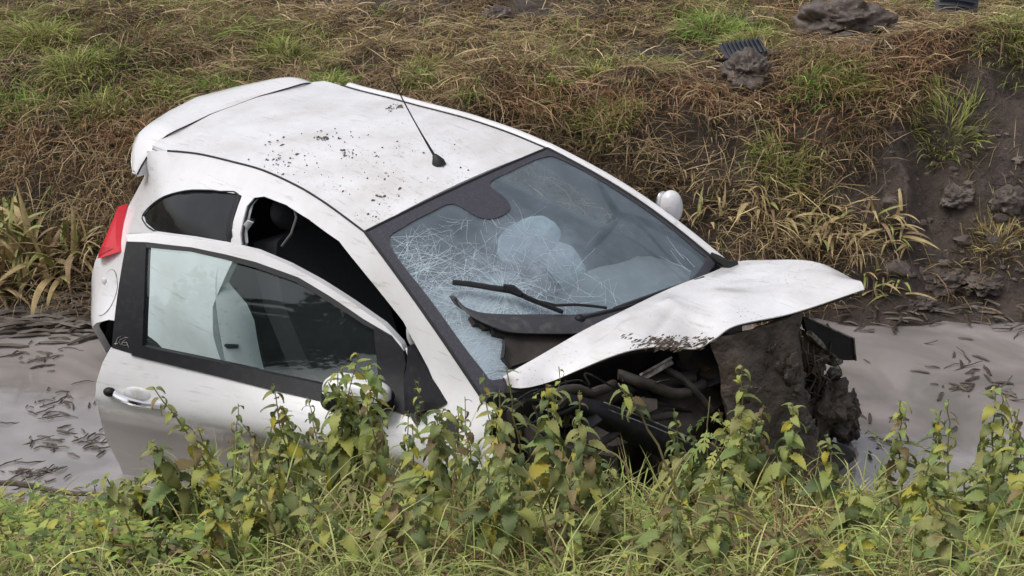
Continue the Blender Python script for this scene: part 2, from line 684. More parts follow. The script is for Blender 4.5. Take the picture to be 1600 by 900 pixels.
def paint_mat(name, speck=0.68, film=0.30, mud_reflect_band=None, speck_scale=60):
    """White paint under a thin brown film: cloudy dirt, fine scratches and streaks, small splashes; (z_low, z_high):
    height band below which mud film and reflected water are painted into the colour."""
    m = bpy.data.materials.new(name)
    m.use_nodes = True
    nt = m.node_tree
    b = nt.nodes['Principled BSDF']
    b.inputs['Coat Weight'].default_value = 0.55
    b.inputs['Coat Roughness'].default_value = 0.07
    tc = nt.nodes.new('ShaderNodeTexCoord')

    def noise(scale, detail, stretch=None, rough=0.6):
        src = tc.outputs['Object']
        if stretch:
            mp = nt.nodes.new('ShaderNodeMapping')
            mp.inputs['Scale'].default_value = stretch
            mp.inputs['Rotation'].default_value = (0, 0, 0.5)
            nt.links.new(src, mp.inputs['Vector'])
            src = mp.outputs['Vector']
        n = nt.nodes.new('ShaderNodeTexNoise')
        n.inputs['Scale'].default_value = scale
        n.inputs['Detail'].default_value = detail
        n.inputs['Roughness'].default_value = rough
        nt.links.new(src, n.inputs['Vector'])
        return n.outputs['Fac']

    def remap(v, a, b_, c, d):
        r = nt.nodes.new('ShaderNodeMapRange')
        for k_, x in zip(('From Min', 'From Max', 'To Min', 'To Max'), (a, b_, c, d)):
            r.inputs[k_].default_value = x
        nt.links.new(v, r.inputs['Value'])
        return r.outputs['Result']

    def mixc(f, a, col):
        x = nt.nodes.new('ShaderNodeMix')
        x.data_type = 'RGBA'
        nt.links.new(f, x.inputs['Factor'])
        if isinstance(a, tuple):
            x.inputs['A'].default_value = (*a, 1)
        else:
            nt.links.new(a, x.inputs['A'])
        x.inputs['B'].default_value = (*col, 1)
        return x.outputs['Result']
    c = mixc(remap(noise(3.5, 9, None, 0.65), 0.38, 0.72, 0.0, film), (0.79, 0.79, 0.81), (0.50, 0.45, 0.41))
    c = mixc(remap(noise(1.0, 8, (5, 46, 46), 0.7), 0.57, 0.74, 0.0, 0.6), c, (0.33, 0.28, 0.24))
    sp = remap(noise(speck_scale, 5, (1.0, 1.7, 1.7)), speck, speck + 0.07, 0.0, 1.0)
    gate = remap(noise(4.0, 4), 0.44, 0.58, 0.0, 1.0)
    mu = nt.nodes.new('ShaderNodeMath')
    mu.operation = 'MULTIPLY'
    nt.links.new(sp, mu.inputs[0])
    nt.links.new(gate, mu.inputs[1])
    c = mixc(mu.outputs[0], c, (0.17, 0.135, 0.11))
    if mud_reflect_band:
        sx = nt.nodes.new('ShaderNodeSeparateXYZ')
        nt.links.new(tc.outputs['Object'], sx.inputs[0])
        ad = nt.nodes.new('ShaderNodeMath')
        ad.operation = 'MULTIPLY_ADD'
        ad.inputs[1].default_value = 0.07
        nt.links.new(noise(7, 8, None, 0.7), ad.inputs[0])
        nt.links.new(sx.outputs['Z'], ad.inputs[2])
        c = mixc(remap(ad.outputs[0], mud_reflect_band[1] + 0.035, mud_reflect_band[0] + 0.035, 0.0, 0.92), c, (0.36, 0.33, 0.315))  # grey lower panel: mud film and the water's reflection put into the colour
    nt.links.new(c, b.inputs['Base Color'])
    nt.links.new(remap(mu.outputs[0], 0, 1, 0.26, 0.8), b.inputs['Roughness'])
    return m


M = {}
M['paint'] = paint_mat('white_paint', 0.68, 0.36)
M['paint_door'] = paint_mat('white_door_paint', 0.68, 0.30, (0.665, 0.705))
M['paint_dirty'] = paint_mat('white_paint_splashed', 0.60, 0.65, None, 75)
M['inner_paint'] = mat('white_paint_shut_face', (0.62, 0.62, 0.63), 0.4, (0.3, 0.27, 0.24), 14, 0.5, 0.8)
M['black'] = mat('black_plastic', (0.010, 0.010, 0.013), 0.5, (0.026, 0.025, 0.026), 30, 0.5, 0.75, spec=0.25)
M['rubber'] = mat('black_rubber', (0.012, 0.012, 0.013), 0.6)
M['trim'] = mat('grey_black_plastic', (0.035, 0.034, 0.040), 0.5, (0.10, 0.095, 0.09), 25, 0.5, 0.8)
M['frit'] = mat('black_glass_border', (0.040, 0.038, 0.050), 0.4, (0.065, 0.062, 0.075), 90, 0.45, 0.65)
M['cloth'] = mat('dark_seat_cloth', (0.022, 0.022, 0.026), 0.95, (0.034, 0.034, 0.038), 200)
M['cabin'] = mat('cabin_lining', (0.05, 0.048, 0.05), 0.9)
M['headlining'] = mat('grey_headlining', (0.12, 0.12, 0.12), 0.95)
M['dash'] = mat('dashboard_plastic', (0.30, 0.31, 0.32), 0.6, (0.42, 0.42, 0.42), 12, 0.4, 0.7)
M['airbag'] = mat('airbag_cloth', (0.80, 0.87, 0.90), 0.9, (0.62, 0.70, 0.74), 8, 0.4, 0.7, bump=0.6, bscale=22)
M['red'] = mat('red_lens', (0.66, 0.022, 0.04), 0.3, coat=0.2)
M['red2'] = mat('red_lens_reflector', (0.46, 0.010, 0.022), 0.3, coat=0.2)
M['chrome'] = mat('chrome', (0.8, 0.8, 0.82), 0.12, metal=1.0)
M['grey_metal'] = mat('scratched_metal', (0.35, 0.33, 0.31), 0.5, (0.10, 0.08, 0.06), 20, 0.45, 0.6, metal=0.6)
M['crack'] = mat('broken_glass_line', (0.56, 0.67, 0.71), 0.5)
M['mud'] = mat('wet_mud', (0.034, 0.026, 0.020), 0.5, (0.100, 0.076, 0.060), 11, 0.35, 0.7, bump=1.0, bscale=38)
M['mud_film'] = mat('mud_smeared_panel', (0.030, 0.022, 0.017), 0.5, (0.095, 0.070, 0.053), 6, 0.35, 0.75, bump=0.8, bscale=24)
M['scrape'] = mat('brown_scrape', (0.22, 0.165, 0.125), 0.8, (0.12, 0.09, 0.07), 60, 0.4, 0.6)
M['mud_fleck'] = mat('dried_mud_fleck', (0.11, 0.088, 0.072), 0.9)
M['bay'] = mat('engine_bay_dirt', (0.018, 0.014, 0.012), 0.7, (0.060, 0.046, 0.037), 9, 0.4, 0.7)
M['yellow_cap'] = mat('oil_cap', (0.10, 0.08, 0.02), 0.5)
M['debris_blue'] = mat('blue_black_plastic', (0.020, 0.024, 0.034), 0.4, (0.06, 0.058, 0.06), 15, 0.5, 0.7)
M['glass'] = glass_mat('side_glass', (0.90, 0.985, 0.975), 0.012, (0.45, 0.50, 0.50))
M['dark_glass'] = glass_mat('rear_side_glass', (0.30, 0.34, 0.36), 0.03, (0.4, 0.4, 0.42), 1.55)
M['straw'] = tint_mat('grass_blade', 0.8, 0.30)
M['stem'] = mat('green_stem', (0.20, 0.21, 0.075), 0.6, (0.20, 0.17, 0.08), 12, 0.4, 0.7)
M['stalk'] = mat('dry_stalk', (0.30, 0.25, 0.12), 0.7, (0.20, 0.14, 0.07), 12, 0.4, 0.7)
M['reed'] = mat('soaked_reed', (0.062, 0.045, 0.032), 0.55, (0.16, 0.125, 0.095), 9, 0.45, 0.7)
M['leaf'] = leaf_mat('nettle_leaf', [(0.11, 0.155, 0.065), (0.18, 0.225, 0.085), (0.26, 0.29, 0.105), (0.34, 0.345, 0.115), (0.31, 0.30, 0.12)])
M['leaf_pale'] = leaf_mat('pale_green_leaf', [(0.22, 0.31, 0.10), (0.31, 0.38, 0.12), (0.40, 0.43, 0.12), (0.46, 0.44, 0.10)])
M['leaf_yellow'] = leaf_mat('yellowed_leaf', [(0.44, 0.42, 0.07), (0.52, 0.46, 0.06), (0.42, 0.33, 0.08)])
M['leaf_brown'] = leaf_mat('withered_leaf', [(0.15, 0.11, 0.055), (0.23, 0.17, 0.08), (0.32, 0.25, 0.12)])

# ================================================================== THE CAR
car = empty('crashed_car')
car.matrix_world = CAR_M
tag(car, 'wrecked white three-door hatchback nose down in the ditch, its door open and windscreen shattered', 'car')


def ys_base(x, z):
    x = np.asarray(x, float)
    z = np.asarray(z, float)
    u = np.maximum(z - 0.8, 0)
    b = 0.825 - 0.20 * u - 0.35 * u * u
    lo = np.maximum(0.74 - z, 0)
    b = b - 0.10 * np.minimum(lo, 0.12) - 0.14 * np.maximum(lo - 0.12, 0) ** 1.3
    front = 0.12 * sstep((x + 0.5) / 1.0) * sstep((z - 0.68) / 0.32)
    T = (np.maximum(-0.7 - x, 0) / 0.9) ** 2
    w = 0.10 + 0.63 * np.maximum(z - 0.82, 0)
    flare = 0.17 * np.exp(-((x + 1.36) / 0.33) ** 2) * sstep((0.84 - z) / 0.28)      # rear wing over the wheel
    return b - front - T * w + flare


def zr(x, y):
    x = np.asarray(x, float)
    d = x + 0.4
    return 1.44 - 0.03 * (np.asarray(y) / 0.5) ** 2 - np.where(d > 0, 0.15, 0.05) * d * d


F_roof = lambda x, y, z: z - zr(x, y)
F_side0 = lambda x, y, z: -y - ys_base(x, z)

# gutter line between the roof and the right body side
ditch_px = [(262, 236), (288, 238), (317, 242), (363, 253), (410, 266), (463, 290), (500, 312), (530, 333), (570, 363)]
ditch = hits(F_roof, ditch_px)
ditch = smooth_curve(ditch, 4)
ditch = ditch[np.argsort(ditch[:, 0])]
XD, YD, ZD = ditch[:, 0], -ditch[:, 1], ditch[:, 2]
# windscreen corners
WT = np.array([XD[-1], YD[-1], ZD[-1]])
WB = np.array([1.03, 0.668, 0.955])
edge_x = np.concatenate([XD, np.linspace(WT[0], WB[0], 10)[1:]])
ke = np.linspace(0, 1, 10)[1:]
edge_y = np.concatenate([YD, WT[1] + (WB[1] - WT[1]) * ke + 0.012 * np.sin(np.pi * ke)])
edge_z = np.concatenate([ZD, WT[2] + (WB[2] - WT[2]) * ke + 0.030 * np.sin(np.pi * ke)])


def ys(x, z):
    """Half width of the body side; pulled in so that it meets the gutter and the windscreen edge."""
    x = np.asarray(x, float)
    z = np.asarray(z, float)
    ze = np.interp(x, edge_x, edge_z)
    ye = np.interp(x, edge_x, edge_y)
    b = ys_base(x, z)
    c = ye - ys_base(x, ze)
    return b + c * sstep((z - (ze - 0.20)) / 0.20) * sstep((x + 1.42) / 0.15)


F_side = lambda x, y, z: -y - ys(x, z)
side_R = lambda off=0.0: (lambda x, z: (x, -float(ys(x, z)) - off, z))
side_L = lambda off=0.0: (lambda x, z: (x, float(ys(x, z)) + off, z))
xz = lambda P: [(p[0], p[2]) for p in P]

# ---- openings, traced on the body side
ap_px = [(377, 382), (379, 345), (385, 323), (397, 309), (413, 307), (447, 320), (483, 343), (530, 377), (573, 431), (607, 473), (630, 502), (643, 527)]
aperture_top = hits(F_side, ap_px)
qw_px = [(357, 378), (364, 340), (372, 303), (345, 299), (323, 297), (290, 298), (257, 307), (235, 322), (223, 337), (226, 348), (240, 360), (300, 376)]
quarter = hits(F_side, qw_px)
aperture = xz(aperture_top) + [(0.80, 0.93), (0.78, 0.70), (0.74, 0.36), (0.60, 0.31), (-0.25, 0.31), (-0.40, 0.38), (-0.47, 0.60), (-0.49, 0.92)]
arch = [(-1.17 + 0.41 * math.cos(a), 0.27 + 0.40 * math.sin(a)) for a in np.linspace(0, math.pi, 13)]
top_line = list(zip(edge_x, edge_z))
rear_edge = [(-1.56, 0.30), (-1.66, 0.36), (-1.69, 0.55), (-1.655, 0.72), (-1.60, 0.83), (-1.55, 0.95), (-1.475, 1.06), (-1.43, 1.17), (-1.402, 1.285), (-1.33, 1.348)]
body_outer = top_line + [(1.02, 0.86), (0.98, 0.70), (0.93, 0.50), (0.88, 0.27), (-0.70, 0.27)] + arch + rear_edge
right_side = plate(body_outer, [aperture, xz(quarter)], side_R(), (0, 0.035, -0.004), 0.045, flip=True)
win_L = [(-0.42, 0.99), (-0.42, 1.30), (-0.1, 1.335), (0.25, 1.24), (0.55, 1.07), (0.66, 0.96)]
left_side = plate(body_outer, [win_L, xz(quarter)], side_L(), (0, -0.035, -0.004), 0.06)
# tailgate and rear bumper close the back
re = np.array([(x, z) for x, z in rear_edge])
tg = []
for x, z in re:
    y = float(ys(x, z))
    row = []
    for s in np.linspace(-1, 1, 15):
        row.append((x - 0.13 * (1 - abs(s) ** 3.0), s * y, z + 0.02 * (1 - s * s)))
    tg.append(row)
tail = grid(np.array(tg), 0.03)
part('body', *right_side, M['paint'], car, lining=M['cabin'])
part('body_panel', *left_side, M['paint'], car, lining=M['cabin'], whole=True)
part('tailgate', *tail, M['paint'], car, lining=M['cabin'])

# ---- roof panel, softly dented
NS, NR = 25, 34
roofP = np.zeros((NR, NS, 3))
for i in range(NR):
    for j in range(NS):
        s = -1 + 2 * j / (NS - 1)
        r = i / (NR - 1)
        x0 = -1.258 - 0.112 * (1 - s * s)
        x1 = WT[0] + 0.012 * (1 - s * s)
        x = x0 + (x1 - x0) * r
        yd = float(np.interp(x, XD, YD))
        zd = float(np.interp(x, XD, ZD))
        y = s * yd
        z = float(zr(x, y)) + (zd - float(zr(x, yd)))
        w = (1 - s ** 4) * math.sin(math.pi * min(max(r, 0), 1)) ** 0.6
        z += w * (0.014 * float(fbm(x * 2.6, y * 2.6, 2, 61)) + 0.010 * abs(float(fbm(x * 5, y * 3, 2, 71))) - 0.006)
        roofP[i, j] = (x, y, z)
part('roof', *grid(roofP, 0.016), M['paint_dirty'], car)
hl = roofP[1:-1, 1:-1].copy()
hl[:, :, 2] -= 0.035
part('headlining', *grid(hl, 0.012), M['headlining'], car)
for s in (-1, 1):
    P = [(x, s * y, z + 0.001) for x, y, z in zip(XD, YD, ZD)]
    part('gutter_trim', *tube(P, 0.0045, 6), M['rubber'], car)

rl = [(x, y + 0.026, z - 0.012) for x, y, z in zip(edge_x[2:], edge_y[2:], edge_z[2:])]
part('pillar', *tube(smooth_curve(np.array(rl), 3), 0.024, 10), M['paint'], car)

# ---- roof spoiler over the tailgate
sp_z = lambda x, y: 1.402 - 3.0 * np.maximum(np.abs(y) - 0.35, 0) ** 2 - 0.06 * np.maximum(-1.35 - x, 0)
F_sp = lambda x, y, z: z - sp_z(x, y)
sp_out = hits(F_sp, [(207, 281), (203, 262), (203, 243), (208, 220), (230, 197), (263, 175), (313, 150), (363, 133), (407, 124), (440, 122)])
sp_in = hits(F_sp, [(210, 283), (216, 270), (223, 257), (240, 233), (273, 207), (290, 199), (330, 180), (380, 162), (430, 148), (470, 137)])
yo = np.linspace(-1, 1, 41)


def across(curve, y):
    """Curve given on the right half only: x as an even function of y."""
    c = curve[np.argsort(curve[:, 1])]
    return float(np.interp(-abs(y), c[:, 1], c[:, 0]))


ymax = 0.575
SP = []
for k, s in enumerate(yo):
    y = s * ymax
    xo, xi = across(sp_out, y), across(sp_in, y)
    if xo > xi - 0.012:
        xo = xi - 0.012
    e_ = 1 - float(sstep((abs(s) - 0.72) / 0.2))
    row = [(xi + 0.008 + 0.077 * e_, y * (0.93 + 0.04 * e_), float(sp_z(xi, y * 0.97)) - 0.030), (xi + 0.004, y, float(sp_z(xi, y)) - 0.004)]
    for t in np.linspace(0, 1, 7):
        x = xi + (xo - xi) * t
        row.append((x, y * (1 - 0.015 * t), float(sp_z(x, y)) + 0.016 * math.sin(math.pi * t) + 0.004))
    xx, yy, zz = row[-1]
    th_ = 0.3 + 0.7 * e_                             # the lip thins out towards both ends
    row.append((xx - 0.006 * th_, yy, zz - 0.012 * th_))
    row.append((xx - 0.004 * th_, yy, zz - 0.030 * th_))
    row.append((xx + 0.02, yy * 0.985, zz - 0.042 * th_))
    SP.append(row)
spo = part('spoiler', *grid(np.array(SP), 0.010, flip=False), M['paint'], car)
part('seam', *tube([(across(sp_in, s * ymax) + 0.004, s * ymax, float(sp_z(across(sp_in, s * ymax), s * ymax)) + 0.006) for s in yo], 0.0035, 6), M['rubber'], spo)

# ---- quarter window, fuel flap, rear light
part('quarter_window', *plate(xz(quarter), [], side_R(-0.006), (0, 0.005, 0), 0.06, flip=True), M['dark_glass'], car)
part('quarter_window', *plate(xz(quarter), [], side_L(-0.006), (0, -0.005, 0), 0.06), M['dark_glass'], car)
qs = smooth_curve(quarter, 3, True)
part('window_seal', *tube([(p[0], -float(ys(p[0], p[2])) - 0.001, p[2]) for p in np.vstack([qs, qs[:1]])], 0.0035, 6), M['rubber'], car)
part('pillar_trim', *plate(xz(hits(F_side, [(357, 380), (372, 303), (378, 306), (366, 340), (361, 380)])), [], side_R(0.004), (0, 0.01, 0), 0.05, flip=True), M['black'], car)
pb = aperture_top[:8]
part('door_seal', *tube([(p[0], -float(ys(p[0], p[2])) + 0.012, p[2] - 0.004) for p in smooth_curve(aperture_top, 4)], 0.007, 8), M['rubber'], car)
fc = hit(F_side, 168, 456)
cap2 = [(fc[0] + 0.085 * math.cos(a), fc[2] + 0.088 * math.sin(a)) for a in np.linspace(0, 2 * math.pi, 28, endpoint=False)]
ff = part('fuel_flap', *plate(cap2, [], side_R(0.004), (0, 0.008, 0), 0.04, flip=True), M['paint'], car)
part('flap_gap', *tube([(x, -float(ys(x, z)) - 0.001, z) for x, z in cap2 + cap2[:1]], 0.0025, 6), M['grey_metal'], ff)
kx = fc[0] - 0.055
part('flap_catch', *blob((kx, -float(ys(kx, fc[2] + 0.03)) - 0.010, fc[2] + 0.03), (0.018, 0.010, 0.020), 3, 0.0), M['paint'], ff)

lamp_xz = [(-1.475, 1.065), (-1.435, 1.00), (-1.385, 0.935), (-1.355, 0.915), (-1.47, 0.86), (-1.598, 0.815), (-1.60, 0.88), (-1.565, 0.96), (-1.52, 1.04)]
for s in (-1, 1):
    def lamp_map(x, z, s=s):
        dx = max(0.0, -1.36 - x)
        y = float(ys(max(x, -1.50), z)) + 0.012 + 0.03 * math.sin(min(1, dx / 0.24) * math.pi) - 0.9 * max(0, -1.50 - x)
        return (x - 0.02 * min(1, dx / 0.1), s * y, z)
    tl = part('tail_light', *plate(lamp_xz, [], lamp_map, (0.01, -s * 0.04, 0), 0.03, flip=(s < 0)), M['red'], car)
    low_xz = [(-1.40, 0.918), (-1.50, 0.905), (-1.585, 0.88), (-1.585, 0.83), (-1.47, 0.872)]
    part('reflector', *plate(low_xz, [], lambda x, z: tuple(np.array(lamp_map(x, z)) + [0, s * 0.003, 0]), (0, -s * 0.006, 0), 0.03, flip=(s < 0)), M['red2'], tl)

# ---- rear wheel and the wheel house
def wheel_at(x, y):
    tyre = []
    for a in np.linspace(0, 2 * math.pi, 37):
        row = []
        for (r, dy) in [(0.19, -0.075), (0.26, -0.09), (0.285, -0.07), (0.29, 0), (0.285, 0.07), (0.26, 0.09), (0.19, 0.075)]:
            row.append((x + r * math.cos(a), y + dy, 0.29 + r * math.sin(a)))
        tyre.append(row)
    w = part('wheel', *grid(np.array(tyre)), M['rubber'], car)
    rim = []
    for a in np.linspace(0, 2 * math.pi, 25):
        rim.append([(x + r * math.cos(a), y + dy * np.sign(y), 0.29 + r * math.sin(a)) for r, dy in [(0.195, 0.06), (0.17, 0.03), (0.08, 0.02), (0.05, 0.05), (0.004, 0.05)]])
    part('rim', *grid(np.array(rim)), M['grey_metal'], w)


wheel_at(-1.15, -0.70)
wheel_at(-1.15, 0.70)
wheel_at(1.16, 0.70)
ah = np.array([[(-1.17 + 0.415 * math.cos(a), y, 0.27 + 0.405 * math.sin(a)) for y in (-0.80, -0.70, -0.55)] for a in np.linspace(-0.1, math.pi + 0.1, 15)])
part('wheel_house', *grid(ah, 0.01), M['rubber'], car)

# ---- windscreen
wt_px = [(570, 363), (612, 341), (655, 320), (720, 291), (775, 268), (820, 250), (868, 231)]


def wind(s, t, off=0.0):
    top = np.array([WT[0] + 0.012 * (1 - s * s), s * WT[1], WT[2] + float(zr(WT[0], s * WT[1]) - zr(WT[0], WT[1])) * 0.5])
    bot = np.array([WB[0] + 0.13 * (1 - s * s), s * WB[1], WB[2] - 0.005])
    p = top + (bot - top) * t
    n = np.array([0.55, 0, 0.83])
    p = p + n * (0.030 * math.sin(math.pi * t) * (1 - 0.0 * s * s) + off)
    p[1] += 0.012 * math.sin(math.pi * t) * s
    return p


WG = np.array([[wind(s, t) for s in np.linspace(-1, 1, 29)] for t in np.linspace(0, 1, 21)])


def wind_st(u, v, lift=0.0):
    """(s, t) of the windscreen point on the line of sight."""
    o, d = car_line(u, v)
    S = np.linspace(-1.25, 1.25, 101)
    best = None
    lo_s, hi_s, lo_t, hi_t = -1.3, 1.3, -0.2, 1.4
    for it in range(4):
        S = np.linspace(lo_s, hi_s, 27)
        Tt = np.linspace(lo_t, hi_t, 27)
        for s in S:
            for t in Tt:
                p = wind(s, t, lift) - o
                e = np.linalg.norm(p - d * (p @ d))
                if best is None or e < best[0]:
                    best = (e, s, t)
        ds, dt = (hi_s - lo_s) / 12, (hi_t - lo_t) / 12
        lo_s, hi_s, lo_t, hi_t = best[1] - ds, best[1] + ds, best[2] - dt, best[2] + dt
    return best[1], best[2]


def on_wind(pts, lift=0.0):
    return np.array([wind(*wind_st(u, v, lift), lift) for u, v in pts])


milky_pts = [wind(*wind_st(u, v)) for u, v in [(788, 462), (730, 520), (655, 455), (742, 575), (870, 400), (815, 380)]]
M['windscreen'] = glass_mat('laminated_windscreen', (0.88, 0.93, 0.95), 0.165, (0.36, 0.43, 0.50), 1.6,  # bluish haze: dust, with the sky's reflection put into its colour
                            [(milky_pts[0], 0.21, 0.50), (milky_pts[1], 0.28, 0.62), (milky_pts[2], 0.36, 0.16), (milky_pts[3], 0.19, 0.60), (milky_pts[4], 0.17, 0.20), (milky_pts[5], 0.20, 0.22)])  # last two: soft pale haze painted in over the airbags
ws = part('windscreen', *grid(WG, 0.005), M['windscreen'], car)


# printed black border on the inside of the glass, deeper behind the mirror foot
def st_map(off):
    return lambda s, t: tuple(wind(s, t, off))


b_out = [(-0.998, 0.004), (0.998, 0.004), (0.998, 0.996), (-0.998, 0.996)]
b_in = [(-0.90, 0.125), (-0.70, 0.070), (-0.42, 0.062), (-0.22, 0.070), (-0.16, 0.19), (-0.06, 0.235), (0.10, 0.225), (0.17, 0.16), (0.20, 0.055), (0.45, 0.042), (0.86, 0.045), (0.955, 0.12), (0.965, 0.5), (0.96, 0.88), (0.90, 0.955), (0.3, 0.955), (-0.3, 0.95), (-0.84, 0.945), (-0.91, 0.86), (-0.915, 0.5)]
b_in = [tuple(p) for p in smooth_curve(b_in, 4, True)]
part('glass_border', *plate(b_out, [b_in], st_map(0.0035), (-0.0010, 0, -0.0015), 0.06, flip=True), M['frit'], ws)
part('windscreen_seal', *join(tube([wind(-1.0, t, 0.003) for t in np.linspace(0, 1, 16)], 0.007, 6), tube([wind(1.0, t, 0.003) for t in np.linspace(0, 1, 16)], 0.007, 6),
                              tube([wind(s, 0.0, 0.003) for s in np.linspace(-1, 1, 16)], 0.006, 6)), M['rubber'], car)


# the cracks: fine raised white lines, radiating from the blow and running in arcs on the passenger side
def ribbon(st, w, off=0.0025):
    P = np.array([wind(s, t, off) for s, t in st])
    d = np.gradient(P, axis=0)
    n = np.array([0.55, 0, 0.83])
    sd = np.cross(d, n)
    sd /= np.linalg.norm(sd, axis=1, keepdims=True) + 1e-9
    ww = 0.72 * w * (1 - 0.6 * np.linspace(0, 1, len(P)))[:, None]
    V = np.vstack([P - sd * ww / 2, P + sd * ww / 2])
    k = len(P)
    return V, [(i, i + 1, i + 1 + k, i + k) for i in range(k - 1)]


crk = []
cs, ct = wind_st(788, 455)


def wander(s, t, ang, length, n=9, curl=0.0, jit=0.16):
    st = [(s, t)]
    for k in range(n):
        ang += curl + rng.normal(0, jit)
        s += math.cos(ang) * length / n / 0.62
        t += math.sin(ang) * length / n / 0.86
        if abs(s) > 0.96 or t > 0.97 or t < 0.09:
            break
        st.append((s, t))
    return st


for k in range(95):                                     # star round the blow
    a = rng.uniform(0, 2 * math.pi)
    r0 = rng.uniform(0.01, 0.05)
    st = wander(cs + r0 * math.cos(a), ct + r0 * math.sin(a), a, rng.uniform(0.04, 0.17), 6, 0, 0.06)
    if len(st) > 2:
        crk.append(ribbon(st, rng.uniform(0.0010, 0.0022)))
for k in range(95):                                     # long cracks over to the right-hand pillar
    a = math.pi + rng.normal(0.05, 0.55)
    st = wander(cs - rng.uniform(0, 0.35), ct + rng.uniform(-0.35, 0.2), a, rng.uniform(0.15, 0.55), 14, rng.uniform(-0.03, 0.03), 0.09)
    if len(st) > 2:
        crk.append(ribbon(st, rng.uniform(0.0010, 0.0024)))
es, et = wind_st(618, 425)
for k in range(75):                                     # fan at the right-hand pillar
    a = rng.uniform(-1.4, 1.5)
    st = wander(es + rng.normal(0.05, 0.09), et + rng.normal(0.02, 0.12), a, rng.uniform(0.05, 0.32), 9, rng.uniform(-0.05, 0.05), 0.09)
    if len(st) > 2:
        crk.append(ribbon(st, rng.uniform(0.0010, 0.0022)))
for k in range(210):                                    # cross cracks
    st = wander(rng.uniform(-0.88, 0.15), rng.uniform(0.14, 0.9), rng.uniform(0, 6.28), rng.uniform(0.05, 0.22), 6, rng.uniform(-0.03, 0.03), 0.16)
    if len(st) > 2:
        crk.append(ribbon(st, rng.uniform(0.0008, 0.0018)))
for k in range(300):                                    # crazed glass under the loose scuttle
    s0, t0 = wind_st(*random.choice([(735, 515), (760, 545), (700, 500), (740, 575), (800, 475), (830, 480)]))
    st = wander(s0 + rng.normal(0, 0.08), t0 + rng.normal(0, 0.05), rng.uniform(0, 6.28), rng.uniform(0.03, 0.12), 5, 0, 0.35)
    if len(st) > 2:
        crk.append(ribbon(st, rng.uniform(0.0008, 0.0018)))
for k in range(60):                                     # ring cracks tying the star together
    r_ = rng.uniform(0.03, 0.42)
    a0 = rng.uniform(0, 6.28)
    st = []
    for q_ in range(9):
        a_q = a0 + q_ * rng.uniform(0.05, 0.13)
        rr_ = r_ * (1 + 0.05 * rng.normal())
        s_, t_ = cs + rr_ * math.cos(a_q) / 0.62, ct + rr_ * math.sin(a_q) / 0.86
        if abs(s_) < 0.93 and 0.12 < t_ < 0.96 and s_ < cs + 0.16:
            st.append((s_, t_))
    if len(st) > 2:
        crk.append(ribbon(st, rng.uniform(0.0009, 0.0018)))
for (u, v) in [(1072, 420), (1085, 418), (1068, 405), (1078, 425)]:
    s0, t0 = wind_st(u, v)
    st = wander(s0, t0, -1.5 + rng.normal(0, .3), 0.12, 5, 0, 0.2)
    if len(st) > 2:
        crk.append(ribbon(st, 0.002))
ck = part('crack', *join(*crk), M['crack'], ws, smooth=False)
tag(ck, 'white cracks spreading over the passenger half of the glass', kind='stuff')

# ---- wipers and the sprung scuttle panel
F_lift = lambda pts, h: on_wind(pts, h)
wp = empty('wiper')
wp.parent = car
part('wiper_blade', *tube(F_lift([(707, 441), (735, 444), (765, 449), (792, 453)], 0.045), [0.010, 0.011, 0.011, 0.012], 6), M['rubber'], wp)
part('blade_joint', *tube(F_lift([(786, 450), (800, 452), (815, 461)], 0.055), [0.016, 0.018, 0.012], 6), M['black'], wp)
part('wiper_arm', *tube(F_lift([(800, 453), (825, 466), (850, 476), (880, 488)], 0.05), [0.011, 0.010, 0.009, 0.008], 6), M['black'], wp)
part('washer_hose', *tube(F_lift([(812, 459), (838, 470), (868, 477), (900, 476), (925, 478), (948, 481)], 0.04), 0.0055, 6), M['rubber'], wp)
wp2 = empty('wiper')
wp2.parent = car
part('wiper_arm', *tube(F_lift([(903, 500), (935, 492), (968, 483), (1000, 475)], 0.05), [0.013, 0.010, 0.009, 0.008], 6), M['black'], wp2)
part('wiper_blade', *tube(F_lift([(960, 484), (1000, 470), (1045, 453), (1100, 434)], 0.035), [0.011, 0.012, 0.010, 0.007], 6), M['rubber'], wp2)
part('pivot', *blob(F_lift([(906, 500)], 0.05)[0], (0.022, 0.022, 0.022), 2, 0.1), M['black'], wp2)

sc_top = F_lift([(706, 461), (714, 472), (728, 481), (752, 488), (790, 491), (850, 491), (905, 491), (960, 481), (1010, 468), (1060, 449), (1120, 428)], 0.035)
sc_bot = F_lift([(716, 475), (726, 486), (742, 497), (768, 509), (800, 519), (850, 521), (910, 520), (960, 510), (1010, 494), (1060, 475), (1120, 452)], 0.060)
a_, b_ = smooth_curve(sc_top, 4), smooth_curve(sc_bot, 4)
cow = np.array([[a_[i] + (b_[i] - a_[i]) * t + np.array([0.55, 0, 0.83]) * 0.015 * math.sin(math.pi * t) for t in np.linspace(0, 1, 5)] for i in range(len(a_))])
part('scuttle_panel', *grid(cow, 0.012, flip=True), M['trim'], car)
lip_px = [(735, 493), (742, 505), (752, 506), (758, 512), (768, 511), (772, 520), (790, 524), (786, 556), (800, 572), (838, 560), (900, 527), (905, 519), (850, 519), (800, 516), (768, 507), (745, 496)]
lp = F_lift(lip_px, 0.028)
cen = lp.mean(0)
part('bulkhead', *join(([*lp, *(lp + np.array([-0.05, 0, -0.06]))], [tuple(range(len(lp)))[::-1], tuple(range(len(lp), 2 * len(lp)))] + [(i, (i + 1) % len(lp), (i + 1) % len(lp) + len(lp), i + len(lp)) for i in range(len(lp))])), M['bay'], car, smooth=False)
part('washer_pipe', *tube(F_lift([(787, 533), (788, 545), (786, 560)], 0.05), 0.007, 6), M['dark_glass'], car)

